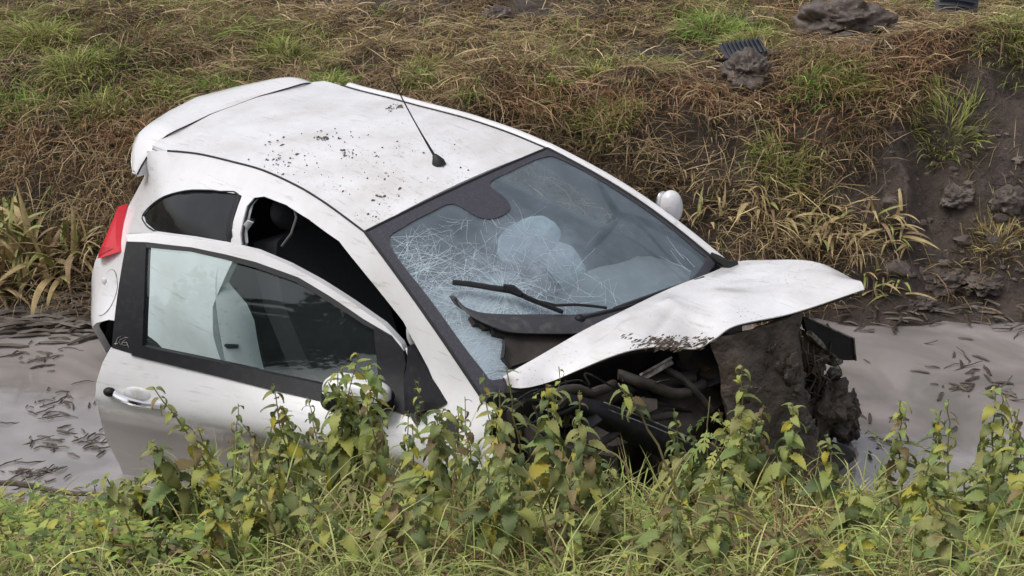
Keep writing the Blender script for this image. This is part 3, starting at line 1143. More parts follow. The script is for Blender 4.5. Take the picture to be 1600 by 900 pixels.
# ---- aerial
ab = hit(F_roof, 683, 254)
ar = empty('aerial')
ar.parent = car
a1, a2, a3 = ab + [0, 0, 0.0], ab + np.array([-0.012, 0, 0.028]), None
part('aerial_base', *tube([ab + [0.012, 0, -0.012], ab + [0.006, 0, 0.006], ab + [-0.004, 0, 0.022], ab + [-0.012, 0, 0.032]], [0.030, 0.027, 0.016, 0.009], 12), M['rubber'], ar)
tip = on_y(607, 112, ab[1])
sh = tip - a2
part('mast', *tube([a2 + sh * t + np.array([0, 0, -0.012 * math.sin(math.pi * t)]) for t in np.linspace(0, 1, 9)], [0.0065, 0.0055, 0.004, 0.0032, 0.003, 0.003, 0.003, 0.0028, 0.0025], 6), M['rubber'], ar)

# ---- mud flecks thrown over the roof
fl = []
roof_uv = [(440, 240, 34, 26), (430, 248, 12, 8), (515, 212, 40, 12), (540, 238, 12, 8), (560, 300, 70, 45), (620, 280, 60, 40), (590, 335, 45, 30), (505, 215, 8, 5), (615, 167, 12, 3), (480, 270, 60, 30), (650, 250, 90, 40)]
for n in range(210):
    u0, v0, su, sv = roof_uv[rng.integers(len(roof_uv))]
    u, v = u0 + rng.normal(0, su * 0.6), v0 + rng.normal(0, sv * 0.6)
    if v < 363 - (u - 570) * 0.445 - 6 and v > 160:
        p = hit(F_roof, u, v)
        if abs(p[1]) < float(np.interp(p[0], XD, YD)) - 0.02 and -1.2 < p[0] < WT[0] - 0.02:
            yd = float(np.interp(p[0], XD, YD))
            jx = int(np.clip(round((p[0] - roofP[0, NS // 2, 0]) / (WT[0] - roofP[0, NS // 2, 0]) * (NR - 1)), 0, NR - 1))
            jy = int(np.clip(round((p[1] / yd + 1) / 2 * (NS - 1)), 0, NS - 1))
            zz = roofP[jx, jy, 2]
            r = min(0.002 + rng.exponential(0.0016), 0.012) * (1.8 if n % 11 == 0 else 1)
            a = rng.uniform(0, 6.28)
            k = 7
            V = [(p[0], p[1], zz + 0.006)]
            for i in range(k):
                rr = r * rng.uniform(0.5, 1.3)
                th = 2 * math.pi * i / k
                dx, dy = rr * math.cos(th) * rng.uniform(1.0, 2.0), rr * math.sin(th)
                V.append((p[0] + dx * math.cos(a) - dy * math.sin(a), p[1] + dx * math.sin(a) + dy * math.cos(a), zz + 0.0005))
            fl.append((V, [(0, i + 1, (i + 1) % k + 1) for i in range(k)]))
tag(part('mud_fleck', *join(*fl), M['mud_fleck'], car, smooth=False), kind='stuff')

# ---- left-hand mirror, beyond the windscreen pillar
mc = on_y(1049, 323, 0.86)
mm = part('side_mirror', *blob(mc, (0.05, 0.052, 0.076), 1, 0.05, 1.0, 24, 16), M['paint'], car)
part('mirror_foot', *tube([mc + np.array([0, -0.05, -0.02]), (mc[0] + 0.02, 0.74, mc[2] - 0.05), (mc[0] + 0.03, 0.66, mc[2] - 0.07)], [0.03, 0.025, 0.03], 10), M['black'], mm)
part('mirror_glass', *blob(mc + np.array([-0.052, 0, 0]), (0.010, 0.042, 0.06), 1, 0.0), M['chrome'], mm)
pf = F_lift([(1110, 397), (1122, 405), (1136, 414), (1150, 411)], 0.03)
part('pillar_foot_trim', *tube(pf, [0.010, 0.018, 0.020, 0.012], 8), M['rubber'], car)

# ---- open front door: built shut, then swung on its hinge
_v = np.array([-0.2707152858, 0.0181800428, 0.4936415077])
_th = np.linalg.norm(_v)
_k = _v / _th
_K = np.array([[0, -_k[2], _k[1]], [_k[2], 0, -_k[0]], [-_k[1], _k[0], 0]])
DR = np.eye(3) + math.sin(_th) * _K + (1 - math.cos(_th)) * _K @ _K
_H = np.array([0.74, -0.76, 0.6])
DT = _H + np.array([-0.0407521911, -0.0675437406, -0.0296462505]) - DR @ _H
DM = (DR, DT)
ys_body = ys_base


def ys_base(x, z):
    """The door skin turns in sharply under the crease at handle height."""
    q = np.maximum(0.715 - np.asarray(z, float), 0)
    return ys_body(x, z) - 0.42 * np.minimum(q, 0.10) - 0.12 * np.maximum(q - 0.10, 0) + 0.012 * np.exp(-np.maximum(np.asarray(z, float) - 0.715, 0) / 0.03) * (q <= 0)


F_door = lambda x, y, z: -y - ys_base(x, z)
dhits = lambda pts: xz(hits(F_door, pts, DM))
door_R = lambda off=0.0: (lambda x, z: (x, -float(ys_base(x, z)) - off, z))
door = empty('door')
door.parent = car
door.matrix_local = Matrix([list(DR[i]) + [float(DT[i])] for i in range(3)] + [[0, 0, 0, 1]])
tag(door, 'right front door hanging wide open')
lower_px = [(173, 543), (207, 553), (300, 575), (420, 606), (520, 628), (600, 640), (640, 648), (664, 690), (672, 740), (660, 815), (560, 812), (430, 806), (300, 795), (240, 790), (213, 785), (198, 757), (187, 727), (176, 706), (167, 687), (158, 660), (153, 635), (150, 600), (160, 567)]
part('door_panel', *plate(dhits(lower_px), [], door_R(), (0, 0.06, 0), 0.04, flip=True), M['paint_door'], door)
arc_px = [(198, 366), (240, 364), (300, 372), (357, 382), (400, 392), (450, 413), (500, 440), (550, 472), (600, 507), (627, 536), (632, 548), (613, 524), (567, 497), (517, 463), (467, 433), (400, 409), (353, 397), (300, 386), (230, 378), (200, 377)]
part('window_frame', *plate(dhits(arc_px), [], door_R(0.004), (0, 0.04, 0), 0.03, flip=True), M['paint'], door)
post_px = [(198, 377), (229, 379), (226, 460), (223, 541), (208, 553), (175, 543), (184, 460)]
post = part('pillar_trim', *plate(dhits(post_px), [], door_R(0.002), (0, 0.04, 0), 0.04, flip=True), M['black'], door)
sill_px = [(223, 540), (300, 556), (430, 584), (520, 603), (610, 622), (600, 638), (520, 630), (420, 607), (300, 577), (206, 554)]
part('sill_trim', *plate(dhits(sill_px), [], door_R(0.008), (0, 0.03, 0), 0.04, flip=True), M['black'], door)
top_px = [(229, 379), (300, 386), (353, 397), (400, 409), (467, 433), (517, 463), (567, 497), (613, 524), (618, 532), (567, 505), (514, 471), (465, 441), (400, 418), (352, 405), (300, 393), (229, 386)]
part('window_seal', *plate(dhits(top_px), [], door_R(0.006), (0, 0.02, 0), 0.03, flip=True), M['rubber'], door)
glass_px = [(227, 384), (300, 389), (353, 400), (400, 412), (467, 436), (517, 465), (567, 499), (600, 522), (602, 620), (520, 604), (430, 586), (300, 558), (222, 541)]
part('window', *plate(dhits(glass_px), [], door_R(-0.012), (0, 0.004, 0), 0.08, flip=True), M['glass'], door)
sail_px = [(585, 510), (616, 528), (632, 548), (640, 600), (638, 648), (600, 634), (592, 600)]
part('mirror_sail', *plate(dhits(sail_px), [], door_R(0.010), (0, 0.03, 0), 0.04, flip=True), M['black'], door)
hp = hits(F_door, [(176, 611), (195, 618), (222, 627), (252, 634)], DM)
hw = hp + np.array([0, -0.030, 0])
hw[0] = hp[0] + [0, -0.006, 0]
hw[-1] = hp[-1] + [0, -0.006, 0]
hd = part('handle', *tube(smooth_curve(hw, 4), [0.013] * 4 + [0.014] * 5 + [0.012] * 4, 8), M['chrome'], door)
part('lock_cap', *blob(hw[0] + np.array([-0.004, -0.01, 0]), (0.026, 0.02, 0.019), 4, 0.0), M['black'], hd)
part('handle_recess', *blob(hp[1] + np.array([0.05, 0.012, 0.01]), (0.075, 0.018, 0.034), 4, 0.0), M['inner_paint'], hd)
# near-side mirror on the door
mp = hit(lambda x, y, z: -y - ys_base(x, z) - 0.10, 558, 614, DM)
def pebble(c, r, e=0.62, nu=30, nv=18, taper=0.25):
    V, F = [], []
    sp = lambda w: math.copysign(abs(w) ** e, w)
    for i in range(nv + 1):
        th = math.pi * i / nv
        for k in range(nu):
            ph = 2 * math.pi * k / nu
            x, y, z = sp(math.sin(th)) * sp(math.cos(ph)), sp(math.sin(th)) * sp(math.sin(ph)), sp(math.cos(th))
            s = 1 - taper * (0.5 + 0.5 * x)
            V.append((c[0] + r[0] * x, c[1] + r[1] * y * s, c[2] + r[2] * z * s))
    for i in range(nv):
        for k in range(nu):
            F.append((i * nu + k, (i + 1) * nu + k, (i + 1) * nu + (k + 1) % nu, i * nu + (k + 1) % nu))
    return V, F


mi = part('side_mirror', *pebble(mp, (0.130, 0.080, 0.068)), M['paint'], door)
part('mirror_base', *pebble(mp + np.array([0.0, 0.0, -0.030]), (0.134, 0.084, 0.052)), M['black'], mi)
part('indicator_gap', *tube([mp + np.array([-0.125 + 0.02 * k_, -0.081 + 0.0012 * (k_ - 5) ** 2 * 0.4, 0.012]) for k_ in range(11)], 0.003, 5), M['rubber'], mi)
part('mirror_stalk', *tube([mp + np.array([0.05, 0.02, -0.02]), mp + np.array([0.10, 0.09, -0.03])], 0.03, 10), M['black'], mi)
# model emblem: raised outline letters on the black post
eo, ed = None, None
emb = [[(180, 539), (184, 528), (190, 525), (187, 531), (196, 527), (200, 528)], [(179, 537), (184, 537), (186, 533), (188, 539), (192, 534), (197, 530)], [(190, 538), (193, 535), (198, 535), (199, 539), (194, 540), (190, 538)], [(198, 535), (201, 543)]]
ev = []
for st in emb:
    P = hits(lambda x, y, z: -y - ys_base(x, z) - 0.004, st, DM)
    ev.append(tube(P, 0.0016, 5))
part('emblem', *join(*ev), M['grey_metal'], post)
part('glass_mark', *join(*[tube(hits(lambda x, y, z: -y - ys_base(x, z) + 0.010, st, DM), 0.0022, 5) for st in [[(229, 531), (236, 531)], [(230, 535), (233, 533), (237, 536)]]]), M['black'], post)

# ---- torn right front wing and pillar foot
ys_base = ys_body
wing_px = [(632, 545), (655, 560), (688, 590), (722, 618), (748, 630), (768, 648), (756, 682), (770, 715), (795, 748), (745, 765), (690, 752), (672, 700), (662, 660), (640, 600)]
part('front_wing', *plate(xz(hits(F_side0, wing_px)), [], lambda x, z: (x, -float(ys_base(x, z)) + 0.004, z), (0, 0.02, 0), 0.03, flip=True), M['paint'], car)
gap_px = [(640, 540), (652, 548), (676, 590), (700, 628), (690, 634), (660, 646), (636, 640), (634, 590)]
part('hinge_pillar_trim', *plate(xz(hits(F_side0, gap_px)), [], lambda x, z: (x, -float(ys_base(x, z)) - 0.012, z), (0, 0.03, 0), 0.03, flip=True), M['black'], car)
tear_px = [(702, 650), (716, 655), (719, 694), (706, 688), (690, 676)]
part('wing_tear', *plate(xz(hits(F_side0, tear_px)), [], lambda x, z: (x, -float(ys_base(x, z)) - 0.010, z), (0, 0.02, 0), 0.03, flip=True), M['rubber'], car)
part('hinge_cover', *blob(hit(F_side, 634, 527) + np.array([0.0, 0.03, 0]), (0.02, 0.02, 0.055), 5, 0.15), M['inner_paint'], car)

def slab(P, off):
    P = np.array(P)
    n = len(P)
    return [*P, *(P + np.array(off))], [tuple(range(n)), tuple(range(2 * n - 1, n - 1, -1))] + [((i + 1) % n, i, i + n, (i + 1) % n + n) for i in range(n)]


# ---- crumpled bonnet
bx = [(785, 590, 1.10), (833, 563, 1.12), (913, 517, 1.14), (976, 486, 1.14), (1047, 452, 1.12), (1109, 428, 1.09), (1153, 410, 1.06)]
back = [on_x(u, v, x) for u, v, x in bx] + [on_y(u, v, y) for u, v, y in [(1193, 408, 0.80), (1247, 407.5, 0.82), (1282, 413, 0.81), (1313, 427, 0.78), (1338, 441, 0.73)]]
fx = [(794, 602, 1.11), (816, 607, 1.17), (860, 597, 1.22), (904, 579, 1.28), (958, 557, 1.36), (1002, 545, 1.42), (1047, 543, 1.46), (1087, 546, 1.50), (1118, 530, 1.53), (1149, 510, 1.56), (1224, 494, 1.62), (1269, 481, 1.66), (1313, 466, 1.70), (1350, 453, 1.73)]
front = [on_x(u, v, x) for u, v, x in fx]


def even(P, n):
    P = smooth_curve(P, 6)
    L = np.concatenate([[0], np.cumsum(np.linalg.norm(np.diff(P, axis=0), axis=1))])
    q = np.linspace(0, L[-1], n)
    return np.stack([np.interp(q, L, P[:, k]) for k in range(3)], 1)


NB = 84
CREASE = [(0.60, 1.0, 0.42, 0.3, 0.014, 0.025), (0.33, 1.0, 0.43, 0.5, -0.014, 0.03), (0.72, 0.95, 0.82, 0.3, -0.006, 0.025), (0.15, 0.9, 0.30, 0.4, 0.008, 0.02)]
A_, B_ = even(back, NB), even(front, NB)
hood = np.zeros((NB, 27, 3))
for i in range(NB):
    for j in range(27):
        t = j / 26
        p = A_[i] * (1 - t) + B_[i] * t
        w = math.sin(math.pi * t)
        p = p + np.array([0.2, 0, 1.0]) * (0.018 * w + w * (0.017 * float(fbm(p[0] * 3.2, p[1] * 3.2, 2, 81))))
        a_u = i / (NB - 1)
        for (ua, ta, ub, tb, h_, wd) in CREASE:
            ex, ey = ub - ua, tb - ta
            q_ = max(0.0, min(1.0, ((a_u - ua) * ex + (t - ta) * ey) / (ex * ex + ey * ey)))
            dd_ = math.hypot((a_u - ua - q_ * ex) * 1.4, (t - ta - q_ * ey) * 0.45)
            p = p + np.array([0.15, 0, 1.0]) * h_ * math.exp(-dd_ / wd) * min(1, 6 * t * (1 - t) + 0.1 * (h_ < 0))
        p = p + np.array([0, 0, 0.010 * w * float(fbm(p[0] * 9, p[1] * 9, 2, 83))])
        hood[i, j] = p
bonnet = part('bonnet', *grid(hood, 0.004), M['paint_dirty'], car)
inn = hood[1:-1, 1:-1] + np.array([-0.03, 0, -0.035])
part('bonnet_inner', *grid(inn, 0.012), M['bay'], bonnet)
# rust-brown scrape along the fold
sc = []
for n in range(260):
    u = rng.normal(1045, 32)
    v = 538 + rng.normal(0, 4.5) - 0.0006 * (u - 1045) ** 2
    o, d = car_line(u, v)
    r = np.linalg.norm(np.cross(hood.reshape(-1, 3) - o, d), axis=1)
    j = int(np.argmin(r))
    p = hood.reshape(-1, 3)[j] + rng.normal(0, 0.016, 3) * [1, 1, 0]
    L, W = rng.uniform(0.004, 0.020), rng.uniform(0.0015, 0.004)
    dd = np.array([0.10, 1.0, -0.02]); dd /= np.linalg.norm(dd)
    e = np.array([1.0, -0.1, -0.25]); e /= np.linalg.norm(e)
    V = [p + dd * L + [0, 0, .004], p + e * W + [0, 0, .004], p - dd * L + [0, 0, .004], p - e * W + [0, 0, .004], p + [0, 0, .009]]
    sc.append((V, [(0, 1, 4), (1, 2, 4), (2, 3, 4), (3, 0, 4)]))
tag(part('scrape', *join(*sc), M['scrape'], bonnet, smooth=False), kind='stuff')

# ---- what shows under the bonnet
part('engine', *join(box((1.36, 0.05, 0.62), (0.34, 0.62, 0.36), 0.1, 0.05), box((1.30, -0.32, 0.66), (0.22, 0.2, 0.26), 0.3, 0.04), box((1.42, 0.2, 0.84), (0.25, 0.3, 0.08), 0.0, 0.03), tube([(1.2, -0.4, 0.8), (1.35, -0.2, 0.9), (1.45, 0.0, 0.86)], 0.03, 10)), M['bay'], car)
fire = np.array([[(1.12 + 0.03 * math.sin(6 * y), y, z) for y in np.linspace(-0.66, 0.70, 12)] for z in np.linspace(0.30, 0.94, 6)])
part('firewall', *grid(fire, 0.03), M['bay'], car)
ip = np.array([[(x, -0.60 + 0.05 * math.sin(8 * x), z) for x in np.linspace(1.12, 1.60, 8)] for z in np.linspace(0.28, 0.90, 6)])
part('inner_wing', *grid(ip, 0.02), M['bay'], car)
br = [on_x(1000, 594, 1.40), on_x(1022, 582, 1.42), on_x(1050, 566, 1.44)]
part('bonnet_bracket', *join(tube(br, 0.012, 4), tube(np.array(br) + [0, 0, 0.02], 0.006, 4)), M['grey_metal'], car)
cp_ = on_x(1107, 572, 1.44)
part('filler_cap', *tube([cp_ + [0, 0, -0.03], cp_ + [0.002, 0, 0.012]], [0.036, 0.036], 14), M['yellow_cap'], car)

# bumper beam: long black bar with a pale edge
bm1 = [on_x(u, v, x) for u, v, x in [(880, 612, 1.42), (940, 628, 1.46), (1010, 655, 1.52), (1085, 688, 1.60), (1130, 715, 1.64)]]
bm2 = [on_x(u, v, x) for u, v, x in [(870, 640, 1.42), (930, 665, 1.46), (1000, 700, 1.52), (1075, 735, 1.60), (1120, 760, 1.64)]]
bmg = np.array([[np.array(a) + (np.array(b) - np.array(a)) * t + np.array([0.03 * math.sin(math.pi * t), 0, 0]) for t in np.linspace(0, 1, 6)] for a, b in zip(bm1, bm2)])
bb = part('bumper_beam', *grid(bmg, 0.03, flip=True), M['black'], car)
part('edge_strip', *join(tube([np.array(p) + [0.012, 0, 0.003] for p in bm1[1:4]], 0.003, 5), tube([np.array(p) + [0.03, 0, -0.02] for p in bm1[1:4]], 0.0022, 5)), M['grey_metal'], bb)

# torn front end, wrapped in mud: a curved sheet from the bonnet edge down into the ditch
sheet_l = [(1106, 528), (1120, 580), (1125, 630), (1132, 690), (1140, 745), (1150, 800)]
sheet_r = [(1262, 474), (1252, 540), (1262, 600), (1282, 660), (1305, 715), (1320, 780)]
L3 = smooth_curve([on_x(u, v, x) for (u, v), x in zip(sheet_l, [1.50, 1.53, 1.57, 1.62, 1.67, 1.71])], 8)
R3 = smooth_curve([on_x(u, v, x) for (u, v), x in zip(sheet_r, [1.60, 1.62, 1.65, 1.69, 1.73, 1.77])], 8)
shp = []
for i in range(len(L3)):
    row = []
    for t in np.linspace(0, 1, 34):
        p = L3[i] * (1 - t) + R3[i] * t
        p = p + np.array([(0.045 * math.sin(math.pi * t) + 0.016 * math.sin(9 * t + 2.5 * i / len(L3))) - 0.05 * max(0, t - 0.8) * 5, 0, 0.0]) + np.array([1, -0.3, 0]) * (0.05 * float(fbm(p[1] * 6 + 2, p[2] * 2.5, 3, 91)) + 0.02 * float(fbm(p[1] * 16, p[2] * 14, 2, 95)))
        row.append(p)
    shp.append(row)
fb = part('front_bumper', *grid(np.array(shp), 0.02, flip=True), M['mud_film'], car)
tag(fb, 'front end smeared brown with mud and folded inwards')
back_px = [(800, 607), (870, 600), (960, 565), (1040, 552), (1115, 540), (1125, 640), (1180, 790), (1000, 800), (820, 760), (770, 660)]
bkp = [on_x(u, v, 1.17) for u, v in back_px]
n_ = len(bkp)
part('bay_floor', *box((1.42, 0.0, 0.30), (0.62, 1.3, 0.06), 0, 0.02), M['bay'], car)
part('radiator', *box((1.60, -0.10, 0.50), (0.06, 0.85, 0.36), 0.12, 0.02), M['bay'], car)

# torn loose bits: hoses, cables, shards, caked mud
for pts_, r_ in [([(835, 640, 1.35), (880, 610, 1.40), (930, 612, 1.42), (960, 600, 1.38)], 0.017), ([(965, 585, 1.38), (1010, 600, 1.46), (1060, 615, 1.50), (1100, 600, 1.50)], 0.020), ([(1040, 575, 1.42), (1075, 600, 1.50), (1110, 640, 1.56)], 0.014), ([(870, 690, 1.40), (920, 700, 1.46), (990, 660, 1.50), (1050, 650, 1.52)], 0.015)]:
    part('hose', *tube(smooth_curve([on_x(*q) for q in pts_], 6) + rng.normal(0, 0.002, (len(pts_) * 6 - 5, 3)), r_, 9), M['bay'], car)
for n in range(9):
    u0, v0 = rng.uniform(850, 1110), rng.uniform(575, 640)
    q = [on_x(u0 + 45 * k_ * rng.uniform(0.3, 1) * (1 if n % 2 else -1), v0 + rng.normal(6, 16) + 9 * k_, 1.42 + 0.03 * k_) for k_ in range(4)]
    part('cable', *tube(smooth_curve(q, 5), rng.uniform(0.003, 0.006), 5), M['black'], car)
for n in range(11):
    u0, v0 = [(1005, 640), (920, 660), (880, 625), (1075, 560), (1120, 600), (1090, 660), (960, 720), (850, 665), (1040, 700), (1140, 720), (830, 630), (990, 570)][n]
    c_ = on_x(u0, v0, rng.uniform(1.46, 1.56))
    a1, a2 = rng.normal(0, 1, 3), rng.normal(0, 1, 3)
    a1 /= np.linalg.norm(a1)
    a2 -= a1 * (a1 @ a2)
    a2 /= np.linalg.norm(a2)
    s_ = rng.uniform(0.04, 0.10)
    q = [c_ + s_ * (rng.uniform(.7, 1.2) * math.cos(t) * a1 + rng.uniform(.25, .6) * math.sin(t) * a2) for t in np.sort(rng.uniform(0, 6.28, 6))]
    part('plastic_shard', *slab(q, np.cross(a1, a2) * 0.008), [M['bay'], M['black'], M['mud_film']][n % 3], car, smooth=False)
fins = []
for k_ in range(26):
    fins.append(box((1.64 + 0.002 * k_, -0.45 + 0.028 * k_, 0.52), (0.012, 0.010, 0.30), 0.2 * math.sin(k_ * 1.7)))
tag(part('radiator_fin', *join(*fins), M['bay'], car, smooth=False), kind='stuff')
cake = []
SH = np.array(shp)
for n in range(46):
    i_, j_ = rng.integers(2, len(SH) - 1), int(rng.choice([rng.integers(0, 34), rng.integers(24, 34)]))
    r_ = rng.uniform(0.012, 0.045)
    cake.append(blob(SH[i_, j_] + np.array([0.008, 0, 0]), (r_ * 0.6, r_ * rng.uniform(.8, 1.4), r_), int(rng.integers(900)), 0.8, 2.0, 16, 11))
tag(part('mud_cake', *join(*cake), M['mud'], fb), kind='stuff')
for n in range(16):
    u0, v0 = rng.uniform(1248, 1300), rng.uniform(500, 610)
    q = [on_x(u0 + rng.normal(0, 4) * k_, v0 + k_ * rng.uniform(8, 18), 1.64 + rng.normal(0, 0.006)) for k_ in range(5)]
    part('root', *tube(q, [0.004, 0.0035, 0.003, 0.0025, 0.0015], 5), M['reed'], fb)

# broken headlamp mount and torn strip at the far corner
strip_px = [(1255, 497), (1262, 497), (1300, 515), (1333, 530), (1336, 563), (1318, 563), (1298, 548), (1275, 532), (1260, 515)]
sp3 = [on_x(u, v, 1.62 + (u - 1255) * 0.0006) for u, v in strip_px]


st_ = part('bumper_strip', *slab(sp3, (-0.025, 0.01, -0.004)), M['black'], car, smooth=False)
part('strip_edge', *tube([np.array(sp3[1]) + [0.004, 0, 0.003], np.array(sp3[2]) + [0.004, 0, 0.003], np.array(sp3[3]) + [0.004, 0, 0.003], np.array(sp3[4]) + [0.004, 0, 0]], 0.004, 5), M['grey_metal'], st_)
lm = part('headlamp_housing', *slab([on_x(u, v, 1.60) for u, v in [(1246, 512), (1262, 518), (1286, 540), (1288, 575), (1284, 600), (1262, 590), (1248, 560)]], (-0.09, 0.0, -0.01)), M['mud_film'], car, smooth=False)
part('lamp_mount', *join(blob(on_x(1302, 560, 1.60), (0.04, 0.035, 0.028), 11, 0.5), blob(on_x(1304, 582, 1.60), (0.03, 0.03, 0.026), 12, 0.4), tube([on_x(1264, 520, 1.64), on_x(1285, 540, 1.63), on_x(1308, 556, 1.62)], 0.012, 7)), M['grey_metal'], lm)

# ---- cabin
fl_ = np.array([[(x, y, 0.30 + 0.05 * math.exp(-(y / 0.15) ** 2)) for y in np.linspace(-0.74, 0.74, 12)] for x in np.linspace(-1.55, 1.12, 14)])
part('cabin_floor', *grid(fl_, 0.03), M['cabin'], car)
dsh = []
for y in np.linspace(-0.66, 0.66, 23):
    k = 1 - 0.18 * (abs(y) / 0.66) ** 2
    hump = 0.055 * math.exp(-((y - 0.36) / 0.16) ** 2) + 0.02 * math.exp(-((y) / 0.12) ** 2)
    dsh.append([(0.55, y, 0.58), (0.52, y, 0.70), (0.54 - hump * 0.6, y, 0.80 + hump), (0.60, y, 0.865 + hump), (0.68, y, 0.885 + hump * 0.8), (0.80, y, 0.890), (0.95 * k + 0.05, y, 0.895), (1.10 * k, y, 0.880), (1.13 * k, y, 0.70)])
part('dashboard', *grid(np.array(dsh), 0.02, flip=True), M['dash'], car)
kp = np.array([[(x, -0.672, z) for x in np.linspace(0.42, 1.10, 5)] for z in np.linspace(0.32, 0.90, 4)])
part('footwell_dark_plate', *grid(kp, 0.012), M['cloth'], car)  # dark plate added so the view through the door glass stays dark
wc = on_x(948, 388, 0.38)
ax = np.array([-0.88, 0, 0.47])
u_ = np.array([0, 1.0, 0])
w_ = np.cross(ax, u_)
rim = [wc + 0.175 * (math.cos(a) * u_ + math.sin(a) * w_) for a in np.linspace(0, 2 * math.pi, 33)]
sw = part('steering_wheel', *tube(rim, 0.015, 8, cap=False), M['headlining'], car)
part('column', *tube([wc, wc - ax * 0.22], 0.04, 10), M['cabin'], sw)
def cushion(c, r, seed):
    """Limp, half emptied air cushion lying back towards the windscreen: pinched rim, folds, a sag in the middle."""
    V, F = [], []
    nu, nv = 48, 20
    for i in range(nv + 1):
        th = math.pi * i / nv
        for k in range(nu):
            ph = 2 * math.pi * k / nu
            x, y, z = math.cos(th), math.sin(th) * math.cos(ph), math.sin(th) * math.sin(ph)
            rim_ = 1 + 0.025 * math.sin(5 * ph + seed) + 0.012 * math.sin(11 * ph)
            q = Vector((y * 2.2 + seed, z * 2.2, x * 0.6))
            d = 0.34 * mnoise.fractal(q * 0.8, 1.0, 2.0, 4) - 0.35 * math.exp(-(y * y + z * z) / 0.15)
            px_ = (x * (1 - 0.5 * (y * y + z * z)) + d * 0.7) * r[0]
            py_, pz_ = y * rim_ * r[1], z * rim_ * r[2]
            V.append((c[0] + px_ * 0.85 - pz_ * 0.62, c[1] + py_, c[2] + pz_ * 0.80 + px_ * 0.5))
    for i in range(nv):
        for k in range(nu):
            F.append((i * nu + k, (i + 1) * nu + k, (i + 1) * nu + (k + 1) % nu, i * nu + (k + 1) % nu))
    return V, F


bag = part('airbag', *cushion(on_x(884, 415, 0.52), (0.04, 0.09, 0.11), 31), M['airbag'], sw)
part('passenger_airbag', *cushion(on_x(826, 376, 0.54), (0.035, 0.17, 0.09), 35), M['airbag'], car)


def seat_at(x, y, w, mat_, back=0.62, lean=0.28):
    st = empty('seat')
    st.parent = car
    sp_ = []
    for t, h, hw_ in [(0, 0.06, 0.92), (0.25, 0.09, 1.0), (0.6, 0.08, 1.0), (1.0, 0.02, 0.8)]:
        sp_.append([(x + 0.50 * t, y + s * w / 2 * hw_, 0.50 + h * (1 - 0.35 * (1 - s * s)) - 0.02 * t) for s in np.linspace(-1, 1, 9)])
    part('cushion', *grid(np.array(sp_), 0.14, flip=False), mat_, st)
    bp_ = []
    for t, hw_ in [(0, 0.9), (0.3, 1.0), (0.65, 0.98), (0.9, 0.8), (1.0, 0.62)]:
        bp_.append([(x + 0.02 - lean * t - 0.05 * (1 - s * s), y + s * w / 2 * hw_, 0.52 + back * t) for s in np.linspace(-1, 1, 9)])
    part('backrest', *grid(np.array(bp_), 0.11, flip=True), mat_, st)
    part('headrest', *blob((x - lean - 0.02, y, 0.52 + back + 0.10), (0.055, 0.13, 0.10), 7, 0.05, 1.0), mat_, st)
    return st


seat_at(-0.10, -0.36, 0.48, M['cloth'])
seat_at(-0.10, 0.36, 0.48, M['cloth'])
seat_at(-1.00, 0.0, 1.05, M['cloth'], 0.50, 0.20)
part('door_window', *plate(win_L, [], side_L(-0.01), (0, -0.005, 0), 0.08), M['glass'], car)
part('rear_mirror', *join(blob((0.36, 0.02, 1.25), (0.02, 0.11, 0.035), 8, 0.02), tube([(0.37, 0.02, 1.28), tuple(wind(0.02, 0.14, -0.015))], 0.012, 8)), M['cabin'], car)
belt = hits(lambda x, y, z: -y - ys(x, z) + 0.05, [(460, 327), (463, 340), (455, 365), (440, 385)])
part('seat_belt', *tube(belt, 0.005, 5), M['headlining'], car)
jm = [tuple(aperture_top[1]), (-0.50, -float(ys(-0.50, 1.10)), 1.10), (-0.49, -float(ys(-0.49, 0.92)), 0.92), (-0.47, -float(ys(-0.47, 0.60)), 0.60), (-0.40, -float(ys(-0.40, 0.38)), 0.38), (-0.25, -float(ys(-0.25, 0.31)), 0.31)]
jm = smooth_curve(np.array(jm), 4)
jg = np.array([[p + np.array([0.012 + 0.10 * t + 0.02 * math.sin(math.pi * t), 0.02 + 0.10 * t, 0.0]) for t in np.linspace(0, 1, 7)] for p in jm])
for i_ in range(len(jm)):                                # narrows to nothing up the window pillar
    k_ = 0.12 + 0.88 * sstep((1.08 - jm[i_][2]) / 0.22)
    jg[i_] = jg[i_][0] + (jg[i_] - jg[i_][0]) * k_
part('door_jamb', *grid(jg, 0.02, flip=True), M['paint'], car)
part('jamb_seal', *tube([q[-1] + np.array([0.004, 0, 0]) for q in jg], 0.012, 8), M['rubber'], car)
part('door_latch', *join(box((-0.415, -0.755, 0.74), (0.045, 0.02, 0.085), 0.75, 0.006), box((-0.415, -0.755, 0.62), (0.05, 0.02, 0.07), 0.75, 0.006), tube([(-0.46, -0.79, 0.745), (-0.43, -0.80, 0.75), (-0.40, -0.765, 0.745)], 0.010, 6)), M['black'], car)

